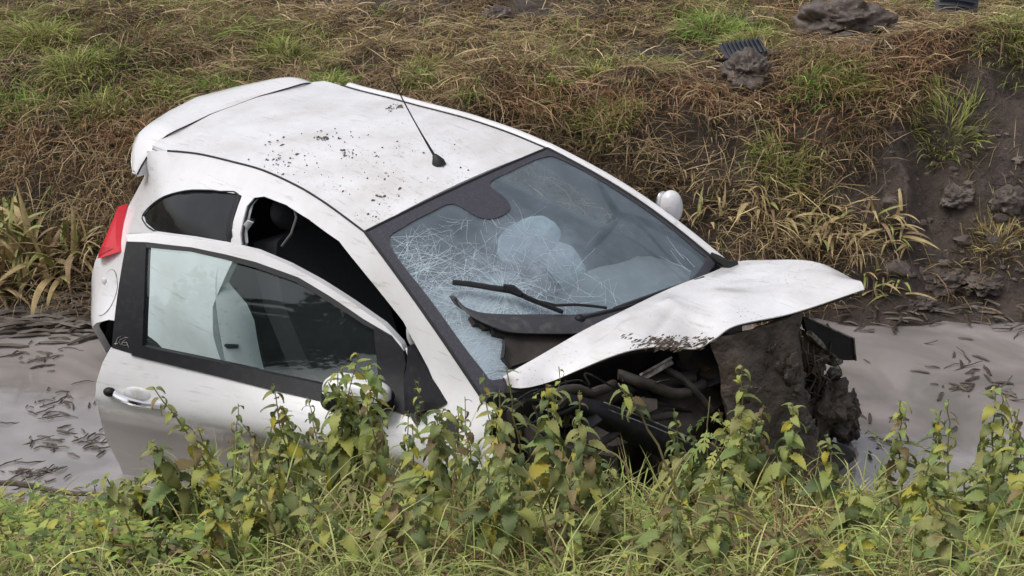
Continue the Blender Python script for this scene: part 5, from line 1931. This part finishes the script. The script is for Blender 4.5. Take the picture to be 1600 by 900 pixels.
# ---- broken-off bits of the car on the field
gp = ground_at(1160, 108) + np.array([0, 0, 0.115])
g_e = empty('grille_piece', tuple(gp), (0.35, -0.10, 0.15))
tag(g_e, 'broken black plastic grille piece with ribs lying on a dark clod', 'grille piece')
put('base_plate', new_mesh('base_plate', *box((0, 0, 0), (0.25, 0.16, 0.012), 0, 0.004), M['debris_blue']), g_e)
rib = new_mesh('rib', *box((0, 0, 0), (0.012, 0.16, 0.018), 0, 0.003), M['debris_blue'])
for k in range(9):
    put('rib', rib, g_e).location = (-0.10 + 0.026 * k, 0, 0.014)
put('edge_bar', new_mesh('edge_bar', *tube([(-0.19, -0.07, 0.0), (-0.12, -0.085, 0.0), (0.0, -0.088, -0.005)], [0.01, 0.012, 0.012], 7), M['black']), g_e)
tp_ = ground_at(1495, 26) + np.array([0, 0.05, 0.05])
t_e = empty('plastic_panel', tuple(tp_), (0.9, 0.1, -0.15))
tag(t_e, 'dark blue-black ribbed plastic panel lying at the top right of the field', 'plastic panel')
pan = np.array([[(x, y, 0.05 * math.cos(x * 7) + 0.015 * math.sin(y * 14)) for y in np.linspace(-0.10, 0.10, 9)] for x in np.linspace(-0.14, 0.14, 12)])
put('shell', new_mesh('shell', *grid(pan, 0.012), M['debris_blue']), t_e)
for k in range(4):
    put('rib', new_mesh('rib', *tube([(x, -0.07 + 0.045 * k, 0.05 * math.cos(x * 7) + 0.02) for x in np.linspace(-0.12, 0.12, 6)], 0.008, 6), M['debris_blue']), t_e)


# ================================================================== NEAR BANK
def leaf_shape(stations, width, teeth, droop, fold, twist, petiole=0.0):
    V, F = [], []
    for i, t in enumerate(np.linspace(0, 1, stations)):
        w = width * (math.sin(math.pi * min(1, t * 0.93 + 0.07) ** 0.72) ** 0.85) * (1 - 0.15 * t)
        if teeth and 0 < i < stations - 1:
            w *= 1.0 + (0.13 if i % 2 else -0.13)
        if i == stations - 1:
            w = 0.001
        a = droop * t
        x = math.sin(a) / droop if droop > 1e-3 else t
        z = -(1 - math.cos(a)) / droop if droop > 1e-3 else 0
        tw = twist * t
        for s in ((-1, -0.5, 0, 0.5, 1) if teeth else (-1, 0, 1)):
            yy, zz = s * w * math.cos(tw), s * w * math.sin(tw) + abs(s) * w * fold
            q = 0.030 * (1 if i % 2 else -1) * (1 - (2 * abs(s) - 1) ** 2) + 0.05 * w * math.sin(5.3 * t + 2.1 * s + droop * 3)
            V.append((petiole + x - (0.03 if abs(s) == 1 and i % 2 else 0) - 0.06 * abs(s), yy, z + zz + q * (1 if teeth else 0.3)))
    cN = 5 if teeth else 3
    for i in range(stations - 1):
        for s in range(cN - 1):
            F.append((i * cN + s, i * cN + s + 1, (i + 1) * cN + s + 1, (i + 1) * cN + s))
    if petiole:
        pv, pf = tube([(0, 0, 0.0), (petiole * 0.6, 0, 0.015), (petiole + 0.02, 0, 0)], [0.018, 0.014, 0.01], 4)
        k = len(V)
        V += [tuple(q) for q in pv]
        F += [tuple(q + k for q in f) for f in pf]
    return V, F


def lobed_leaf(droop):
    V, F = [], []

    def lobe(x0, y0, ang, l, w):
        k = len(V)
        c, s = math.cos(ang), math.sin(ang)
        for (a, b) in [(0, -0.3 * w), (0, 0.3 * w), (0.5 * l, -w), (0.5 * l, w), (0.75 * l, 0.7 * w), (0.75 * l, -0.7 * w), (l, 0)]:
            x, y = x0 + a * c - b * s, y0 + a * s + b * c
            V.append((x, y, -droop * x * x + 0.06 * abs(y)))
        for f in [(0, 2, 3, 1), (2, 5, 4, 3), (5, 6, 4)]:
            F.append(tuple(q + k for q in f))
    for x0, l in [(0.22, 0.26), (0.42, 0.36), (0.62, 0.32)]:
        lobe(x0, 0.02, 0.95, l, 0.07)
        lobe(x0, -0.02, -0.95, l, 0.07)
    lobe(0.0, 0, 0, 0.7, 0.05)
    lobe(0.62, 0, 0, 0.40, 0.10)
    return V, F


LEAF = []
for (dr, fo, tw_) in [(0.5, 0.25, 0.0), (1.1, 0.35, 0.25), (1.7, 0.20, -0.3), (2.3, 0.55, 0.2), (0.9, 0.1, -0.5), (2.8, 0.75, 0.1)]:
    LEAF.append(leaf_shape(14, 0.255, True, dr, fo, tw_, 0.16))
LM = {k: [new_mesh('leaf', v_, f_, M[k], True, 180) for v_, f_ in LEAF] for k in ('leaf', 'leaf_pale', 'leaf_yellow', 'leaf_brown')}
LOB = {k: [new_mesh('leaf', *lobed_leaf(d), M[k], True, 180) for d in (0.3, 0.8)] for k in ('leaf', 'leaf_pale')}


def plant(base, top, npairs, size, lab, group=None, name='nettle_plant', cat='nettle', mix=(.70, .24, .02, .04), lobed=False, bare=0.25, bend=0.0, stalk_mat='stem', dy=0.0, rad=0.0035):
    if not lobed:
        npairs, size = int(npairs * 2.0), size * 1.0
    c0 = ground_at(*base)
    d = sight(*top)
    yt = c0[1] + dy
    tp = EYE + d * ((yt - EYE[1]) / d[1])
    if tp[2] < c0[2] + 0.05:
        tp[2] = c0[2] + 0.05
    e = empty(name, tuple(c0))
    tag(e, lab, cat, group)
    h = tp - c0
    mid = np.array([h[1], -h[0], 0]) * 0 + np.array([bend, rng.normal(0, 0.02), 0])
    path = []
    nseg = 12
    for t in np.linspace(0, 1, nseg + 1):
        path.append(h * t + np.array([h[0] * (t ** 1.6 - t), 0, 0]) + mid * math.sin(math.pi * t) + np.array([rng.normal(0, 0.003), rng.normal(0, 0.003), 0]))
    path[0] = np.array([0, 0, -0.03])
    path = np.array(path)
    put('stem', new_mesh('stem', *tube(path, np.linspace(rad, rad * 0.45, nseg + 1), 6), M[stalk_mat]), e)
    keys = ('leaf', 'leaf_pale', 'leaf_yellow', 'leaf_brown')
    th = rng.uniform(0, 6.28)
    for i in range(npairs):
        f = bare + (1 - bare) * (i + 0.6) / npairs
        q = f * nseg
        a, b = int(min(q, nseg - 1)), min(int(min(q, nseg - 1)) + 1, nseg)
        p = path[a] + (path[b] - path[a]) * (q - a)
        th += math.pi / 2 + rng.normal(0, 0.35)
        sz = size * (1.0 - 0.55 * max(0, f - 0.55) / 0.45) * rng.uniform(0.75, 1.2)
        for s in (0, math.pi):
            if rng.random() < 0.10:
                continue
            key = keys[rng.choice(4, p=mix)]
            if lobed:
                m_ = LOB[key if key in LOB else 'leaf'][rng.integers(2)]
            else:
                m_ = LM[key][rng.choice(6, p=[.14, .24, .24, .16, .12, .10])]
            o = bpy.data.objects.new('leaf', m_)
            COL.objects.link(o)
            o.parent = e
            o.location = tuple(p)
            o.scale = (sz, sz * rng.uniform(0.75, 1.1), sz)
            o.rotation_euler = (rng.normal(0, 0.25), rng.normal(0.15, 0.3) - 0.5 * max(0, f - 0.8) * 3, th + s + rng.normal(0, 0.25))
    return e


TALL = [
    ((520, 830), (560, 552), 9, 0.085, 'tall nettle with a yellow-green crown standing before the near mirror', dict(mix=(.30, .58, .08, .04), bare=.35)),
    ((545, 835), (528, 580), 9, 0.10, 'leafy pale nettle covering the left end of the near mirror', dict(mix=(.4, .5, .06, .04), bare=.35)),
    ((590, 835), (575, 566), 9, 0.10, 'leafy nettle standing right in front of the white near mirror', dict(mix=(.45, .48, .05, .02), bare=.35)),
    ((560, 830), (590, 585), 8, 0.075, 'yellow-leaved nettle leaning right against the black mirror sail', dict(mix=(.30, .40, .25, .05), bare=.4)),
    ((470, 840), (425, 600), 7, 0.085, 'nettle with one broad mottled top leaf in front of the window sill', dict(bare=.45, mix=(.7, .1, .1, .1))),
    ((370, 850), (240, 605), 8, 0.075, 'thin nettle leaning left with its wilted tip across the door handle', dict(bare=.3, mix=(.55, .3, .05, .1))),
    ((215, 900), (165, 745), 4, 0.085, 'lone small nettle on a bare stem at the door corner beside the water', dict(bare=.7)),
    ((670, 860), (690, 640), 7, 0.115, 'nettle with big round drooping leaves below the windscreen corner', dict(bare=.4)),
    ((290, 850), (235, 690), 6, 0.10, 'nettle with long hanging leaves before the lower door edge', dict(bare=.4)),
    ((800, 870), (770, 640), 9, 0.085, 'dense nettle right of the torn white wing', dict(bare=.3)),
    ((860, 870), (855, 600), 10, 0.085, 'tallest dense nettle under the right corner of the bonnet', dict(bare=.3)),
    ((930, 880), (905, 640), 8, 0.085, 'wilted nettle in front of the dark engine bay', dict(bare=.35)),
    ((1060, 880), (965, 600), 3, 0.085, 'long bare arching nettle stem with a drooping tip before the bumper beam', dict(bare=.85, bend=.03, stalk_mat='stalk', rad=.005)),
    ((1150, 850), (1160, 572), 9, 0.080, 'bright fresh nettle standing before the mud-smeared front end', dict(mix=(.3, .6, .08, .02), bare=.3)),
    ((1215, 850), (1240, 630), 7, 0.10, 'nettle with two hanging pale leaves over the folded front end', dict(bare=.5, mix=(.5, .35, .1, .05))),
    ((1290, 850), (1295, 680), 6, 0.080, 'nettle with one bright yellow leaf beside the mud lump', dict(mix=(.55, .25, .12, .08), bare=.45)),
    ((1405, 830), (1405, 625), 7, 0.090, 'spiky half-withered nettle standing out alone against the water', dict(mix=(.5, .25, .08, .17), bare=.45)),
    ((1545, 840), (1555, 605), 8, 0.095, 'tall nettle rising against the water near the right edge', dict(mix=(.6, .3, .05, .05), bare=.4)),
    ((1440, 870), (1450, 715), 7, 0.125, 'broad-leaved nettle with pale green leaves at the right', dict(mix=(.5, .45, .05, 0), bare=.25)),
    ((1500, 870), (1510, 735), 7, 0.125, 'broad-leaved nettle in the middle of the right-hand thicket', dict(mix=(.6, .35, .05, 0), bare=.2)),
    ((1580, 870), (1585, 700), 7, 0.125, 'broad-leaved nettle cut off by the right edge of the picture', dict(mix=(.6, .35, .05, 0), bare=.2)),
    ((1335, 880), (1335, 770), 6, 0.115, 'low broad-leaved nettle left of the right-hand thicket', dict(mix=(.5, .4, .08, .02), bare=.2)),
]
for b_, t_, n_, s_, lab, kw in TALL:
    plant(b_, t_, n_, s_, lab, 'nettles along the near bank', **kw)
plant((1095, 850), (1110, 620), 10, 0.115, 'light green weed with lobed leaves before the bumper beam', None, 'mugwort_plant', 'mugwort', mix=(.2, .8, 0, 0), lobed=True, bare=.2)
plant((1130, 860), (1120, 680), 9, 0.115, 'second lobed weed, lower and in front of the first', None, 'mugwort_plant', 'mugwort', mix=(.3, .7, 0, 0), lobed=True, bare=.15)
ZONES = [(200, 330, 'beside the rear corner of the door', 75), (330, 460, 'below the door handle', 150), (460, 620, 'below the near mirror', 195), (620, 760, 'below the torn white wing', 190), (760, 900, 'below the near corner of the bonnet', 228),
         (900, 1040, 'below the engine bay', 115), (1040, 1180, 'below the bumper beam', 165), (1180, 1320, 'below the mud-smeared front end', 82), (1320, 1430, 'between the front end and the right-hand thicket', 72), (1430, 1620, 'in the right-hand thicket', 170)]
LOOKS = [('yellowing', (.35, .50, .12, .03)), ('dark green', (.92, .04, .0, .04)), ('pale green', (.25, .70, .03, .02)), ('half withered brown', (.52, .20, .05, .23))]
for zi, (ua, ub, zl, hmax) in enumerate(ZONES):
    for li, (lk_, mx_) in enumerate(LOOKS):
        for back_ in (0, 1, 2):
            u0 = ua + (ub - ua) * ((li * 3 + back_ + 0.5 + rng.uniform(-0.5, 0.5)) / 12)
            v0 = (rng.uniform(870, 915), rng.uniform(800, 830), rng.uniform(830, 860))[back_]
            h0 = hmax * (rng.uniform(0.6, 0.95), rng.uniform(0.85, 1.15), rng.uniform(0.95, 1.3))[back_]
            plant((u0, v0), (u0 + rng.normal(0, 35), v0 - h0), int(rng.integers(5, 8)), rng.uniform(0.062, 0.085), lk_ + ' nettle in the ' + ('front row', 'back row', 'middle row')[back_] + ' ' + zl, 'nettles tangled along the near bank', mix=mx_, bare=rng.uniform(.1, .4))

# bare leaning stalks among the nettles
ST = [((1045, 870), (950, 700)), ((1010, 860), (1075, 560 + 150)), ((1175, 860), (1090, 785)), ((1260, 900), (1090, 785)), ((1240, 870), (1310, 800)), ((720, 900), (560, 760)), ((600, 890), (530, 760)), ((870, 900), (820, 730)), ((980, 890), (935, 770)), ((790, 880), (690, 790)), ((440, 890), (400, 760)), ((330, 900), (360, 800)), ((1070, 880), (1085, 800)), ((1380, 900), (1480, 790)), ((1230, 900), (1205, 740)), ((900, 640 + 200), (850, 690))]
SL = ['bent dry stalk before the bumper beam, leaning left', 'upright dry stalk before the bumper beam', 'dry stalk rising left below the folded front end', 'longest dry stalk slanting left at the bottom edge below the front end', 'dry stalk leaning right below the mud lump', 'dry stalk leaning left below the torn wing', 'dry stalk below the near mirror, leaning left', 'dry stalk below the engine bay, leaning left', 'steep dry stalk below the middle of the engine bay', 'long dry stalk slanting left below the near corner of the bonnet', 'dry stalk below the middle of the door, leaning left', 'dry stalk below the door handle, leaning right', 'short upright dry stalk below the lobed weeds', 'dry stalk slanting right before the right-hand thicket', 'upright dry stalk before the mud-smeared front end', 'dry stalk high among the nettles under the bonnet']
for (b_, t_), lab in zip(ST, SL):
    c0 = ground_at(*b_)
    d = sight(*t_)
    tp = EYE + d * ((c0[1] + rng.uniform(-0.05, 0.12) - EYE[1]) / d[1])
    pth = np.array([c0 + (tp - c0) * t + np.array([0, 0, 0.05 * math.sin(math.pi * t)]) for t in np.linspace(0, 1, 8)]) + rng.normal(0, 0.004, (8, 3))
    tag(part('dry_stalk', *tube(pth, np.linspace(0.0038, 0.0022, 8), 6), M['stalk'], None), lab, 'stalk', 'dry stalks leaning among the nettles')

# low leaves and grass on the near bank
gcv, gcl, gcs, gcc = [], [], [], []
base_leaf = [leaf_shape(8, 0.24, True, dr, fo, 0.2, 0.1) for dr, fo in [(0.4, .2), (1.0, .35), (1.8, .3)]]
koff = 0
P, u, v = scatter(17000, -3.0, 3.2, 3.1, 5.15, 330)
wgt = 0.22 + 0.8 * spots(u, v, [(120, 865, 240, 50, 1), (1480, 850, 160, 70, .8), (1000, 870, 120, 40, .4), (360, 870, 120, 40, .9), (600, 850, 80, 50, .6)]) + 0.5 * fbm(P[:, 0] * 5, P[:, 1] * 5, 2, 44)
keep = rng.random(len(P)) < wgt
P, u, v = P[keep], u[keep], v[keep]
for p, uu in zip(P, u):
    V_, F_ = base_leaf[rng.integers(3)]
    V_ = np.array(V_) * rng.uniform(0.018, 0.048) * [1, rng.uniform(.8, 1.3), 1]
    a, b2 = rng.uniform(0, 6.28), rng.normal(-0.25, 0.35)
    cb, sb2 = math.cos(b2), math.sin(b2)
    V_ = np.stack([V_[:, 0] * cb + V_[:, 2] * sb2, V_[:, 1], -V_[:, 0] * sb2 + V_[:, 2] * cb], 1)
    V_ = np.stack([V_[:, 0] * math.cos(a) - V_[:, 1] * math.sin(a), V_[:, 0] * math.sin(a) + V_[:, 1] * math.cos(a), V_[:, 2]], 1) + p + [0, 0, rng.uniform(0.02, 0.10)]
    c = np.array([(0.24, 0.34, 0.08), (0.33, 0.38, 0.09), (0.16, 0.22, 0.08), (0.42, 0.40, 0.09), (0.25, 0.19, 0.10)])[rng.choice(5, p=[.32, .27, .2, .1, .11])] * math.exp(rng.normal(0, 0.2))
    gcv.append(V_)
    gcc.append(np.tile(c, (len(V_), 1)))
    for f in F_:
        gcl += [q + koff for q in f]
        gcs.append(len(f))
    koff += len(V_)
tag(put('ground_cover', big_mesh('ground_cover', np.vstack(gcv), np.array(gcl), np.array(gcs), tint_mat('low_leaf', 0.55, 0.25), tint=np.vstack(gcc))), kind='stuff')

P, u, v = scatter(120000, -3.2, 3.4, 3.0, 5.28, 420)
keep = rng.random(len(P)) < (0.5 + 0.5 * fbm(P[:, 0] * 4, P[:, 1] * 4, 2, 77) + 0.2 * (v < 830)) * (1 - 0.6 * spots(u, v, [(100, 850, 180, 40, 1)]))
P, u, v = P[keep], u[keep], v[keep]
n = len(P)
kk = rng.random(n)
edge_ = sstep((P[:, 1] - 4.85) / 0.25)
c = np.where((kk < 0.40)[:, None], tone(n, (0.36, 0.36, 0.15), 0.26), tone(n, (0.25, 0.30, 0.09), 0.3))
c = np.where((kk > 0.78)[:, None], tone(n, (0.15, 0.105, 0.055), 0.35), c)
c = np.where((rng.random(n) < edge_ * 0.8)[:, None], tone(n, (0.14, 0.10, 0.06), 0.4), c)
c = np.where((rng.random(n) < 0.8 * spots(u, v, [(1180, 860, 110, 40, 1), (730, 880, 120, 25, .8)]))[:, None], tone(n, (0.19, 0.11, 0.06), 0.3), c)
fb_ = blades(P, rng.uniform(0, 6.28, n), rng.uniform(0.2, 1.35, n) * (1 - 0.5 * edge_), rng.uniform(0.2, 0.8, n), rng.gamma(4, 0.036, n) * (1 - 0.6 * edge_) * (1 - 0.45 * sstep((420 - u) / 150)), rng.uniform(0.0026, 0.0050, n), c, 4)
P, u, v = scatter(9000, -1.4, 2.4, 3.7, 4.95, 30)
keep = rng.random(len(P)) < 0.75 * (0.45 + 1.1 * fbm(P[:, 0] * 3, P[:, 1] * 3, 2, 88)) * (u > 300)
P = P[keep]
n = len(P)
tb_ = blades(P, rng.uniform(0, 6.28, n), rng.uniform(0.85, 1.45, n), rng.uniform(0.15, 0.75, n), rng.uniform(0.14, 0.38, n), rng.uniform(0.003, 0.006, n), np.where((rng.random(n) < 0.5)[:, None], tone(n, (0.24, 0.30, 0.085), 0.25), tone(n, (0.36, 0.34, 0.14), 0.25)), 4, hug=False)
fb_ = merge([fb_, tb_])
tag(put('near_bank_grass', big_mesh('near_bank_grass', *fb_[:3], M['straw'], tint=fb_[3])), kind='stuff')

# ================================================================== A BARE TREE beyond the right edge: the windscreen mirrors its boughs
def mirrored(u, v, z):
    s, t = wind_st(u, v)
    e = 1e-3
    p = wind(s, t)
    n = np.cross(wind(s + e, t) - p, wind(s, t + e) - p)
    n /= np.linalg.norm(n)
    if n[2] < 0:
        n = -n
    p, n = _Rw @ p + _tw, _Rw @ n
    d = sight(u, v)
    r = d - 2 * (d @ n) * n
    return p + r * ((z - p[2]) / r[2])


tree = empty('bare_tree', (7.6, 11.5, float(terrain(7.6, 11.5))))
tag(tree, 'leafless tree on the far bank, its boughs mirrored in the windscreen', 'tree')
bark = mat('dark_bark', (0.035, 0.028, 0.022), 0.9, (0.06, 0.05, 0.04), 12, 0.4, 0.7, bump=0.6)
b0 = np.array(tree.location)
fork = mirrored(966, 336, 6.4)
trunk = np.array([[0, 0, -0.3], [0.05, 0, 1.5], [-0.1, -0.1, 3.2], [-0.05, 0.1, 5.4], [0.1, 0.2, 8.0], [0.1, 0.2, 10.0]])
put('trunk', new_mesh('trunk', *tube(smooth_curve(trunk, 5), np.linspace(0.26, 0.03, 26), 12), bark), tree)
boughs = [([trunk[2] + b0, (trunk[2] + b0) * 0.5 + fork * 0.5 + np.array([0, 0, 0.5]), fork], [0.16, 0.12, 0.10]),
          ([fork, mirrored(938, 372, 6.5), mirrored(905, 402, 6.6)], [0.11, 0.10, 0.05]),
          ([fork, mirrored(950, 310, 6.5), mirrored(934, 284, 6.7)], [0.12, 0.08, 0.03]),
          ([fork, mirrored(1000, 352, 6.5), mirrored(1040, 395, 6.6), mirrored(1078, 432, 6.7)], [0.09, 0.06, 0.05, 0.04]),
          ([fork, mirrored(1005, 345, 6.9), mirrored(1060, 370, 7.2)], [0.08, 0.06, 0.03])]
for k in range(7):
    a0 = trunk[3 if k % 2 else 4] + b0 + [0, 0, rng.uniform(-1, 1)]
    th = rng.uniform(0, 6.28)
    q = a0 + np.array([math.cos(th), math.sin(th), 0.7]) * rng.uniform(1.2, 2.4)
    boughs.append(([a0, (a0 + q) / 2 + rng.normal(0, 0.12, 3), q], [0.07, 0.05, 0.015]))
for pts_, r_ in boughs:
    pts_ = smooth_curve(np.array(pts_), 5)
    put('bough', new_mesh('bough', *tube(pts_ - b0, np.interp(np.linspace(0, 1, len(pts_)), np.linspace(0, 1, len(r_)), r_), 8), bark), tree)

# ================================================================== HEDGE along the road behind the camera, mirrored in the door glass
hv, hf = [], []
n = 26000
hx = rng.uniform(-26, 10, n)
htop = 3.6 + 1.3 * fbm(hx * 0.35, hx * 0 + 2, 4, 23) + 0.5 * fbm(hx * 2.0, hx * 0 + 9, 2, 27)
hz = 1.0 + (htop - 0.2) * rng.random(n) ** 0.8
hy = -9.5 - 0.10 * (hx + 8) + rng.normal(0, 0.55, n)
c0 = np.stack([hx, hy, hz], 1)
a1 = rng.normal(0, 1, (n, 3))
a1 /= np.linalg.norm(a1, axis=1, keepdims=True)
a2 = np.cross(a1, rng.normal(0, 1, (n, 3)))
a2 /= np.linalg.norm(a2, axis=1, keepdims=True)
s = rng.uniform(0.10, 0.24, n)[:, None]
quad = np.stack([c0 - a1 * s, c0 + a2 * s * 0.5, c0 + a1 * s, c0 - a2 * s * 0.5], 1).reshape(-1, 3)
hcol = np.repeat(np.asarray((0.055, 0.070, 0.030)) * np.exp(rng.normal(0, 0.3, n))[:, None], 4, 0)
tag(put('hedge', big_mesh('hedge', quad, np.arange(4 * n), np.full(n, 4), M['straw'], tint=hcol)), kind='stuff')

lt = empty('leafy_tree', (-6.2, -3.4, float(terrain(-6.2, -3.4))))
tag(lt, 'dark leafy tree beside the road behind the camera, mirrored in the door glass', 'tree')
put('trunk', new_mesh('trunk', *tube([(0, 0, -0.3), (0.1, 0, 1.2), (0, 0.1, 2.8), (0.1, 0.1, 5.0), (0.1, 0, 7.0)], [0.3, 0.22, 0.17, 0.10, 0.03], 10), bark), lt)
n = 9000
dv = rng.normal(0, 1, (n, 3))
dv /= np.linalg.norm(dv, axis=1, keepdims=True)
lump = 1 + 0.30 * np.sin(dv[:, 0] * 5 + 1) * np.sin(dv[:, 1] * 4) + 0.22 * np.sin(dv[:, 2] * 9 + dv[:, 0] * 6)
c0 = dv * (lump * rng.random(n) ** 0.25)[:, None] * [3.0, 2.8, 2.9] + [0, 0, 4.1]
a1 = rng.normal(0, 1, (n, 3))
a1 /= np.linalg.norm(a1, axis=1, keepdims=True)
a2 = np.cross(a1, rng.normal(0, 1, (n, 3)))
a2 /= np.linalg.norm(a2, axis=1, keepdims=True)
s = rng.uniform(0.10, 0.24, n)[:, None]
quad = np.stack([c0 - a1 * s, c0 + a2 * s * 0.5, c0 + a1 * s, c0 - a2 * s * 0.5], 1).reshape(-1, 3)
put('crown', big_mesh('crown', quad, np.arange(4 * n), np.full(n, 4), M['straw'], tint=np.repeat(np.asarray((0.045, 0.062, 0.024)) * np.exp(rng.normal(0, 0.35, n))[:, None], 4, 0)), lt)
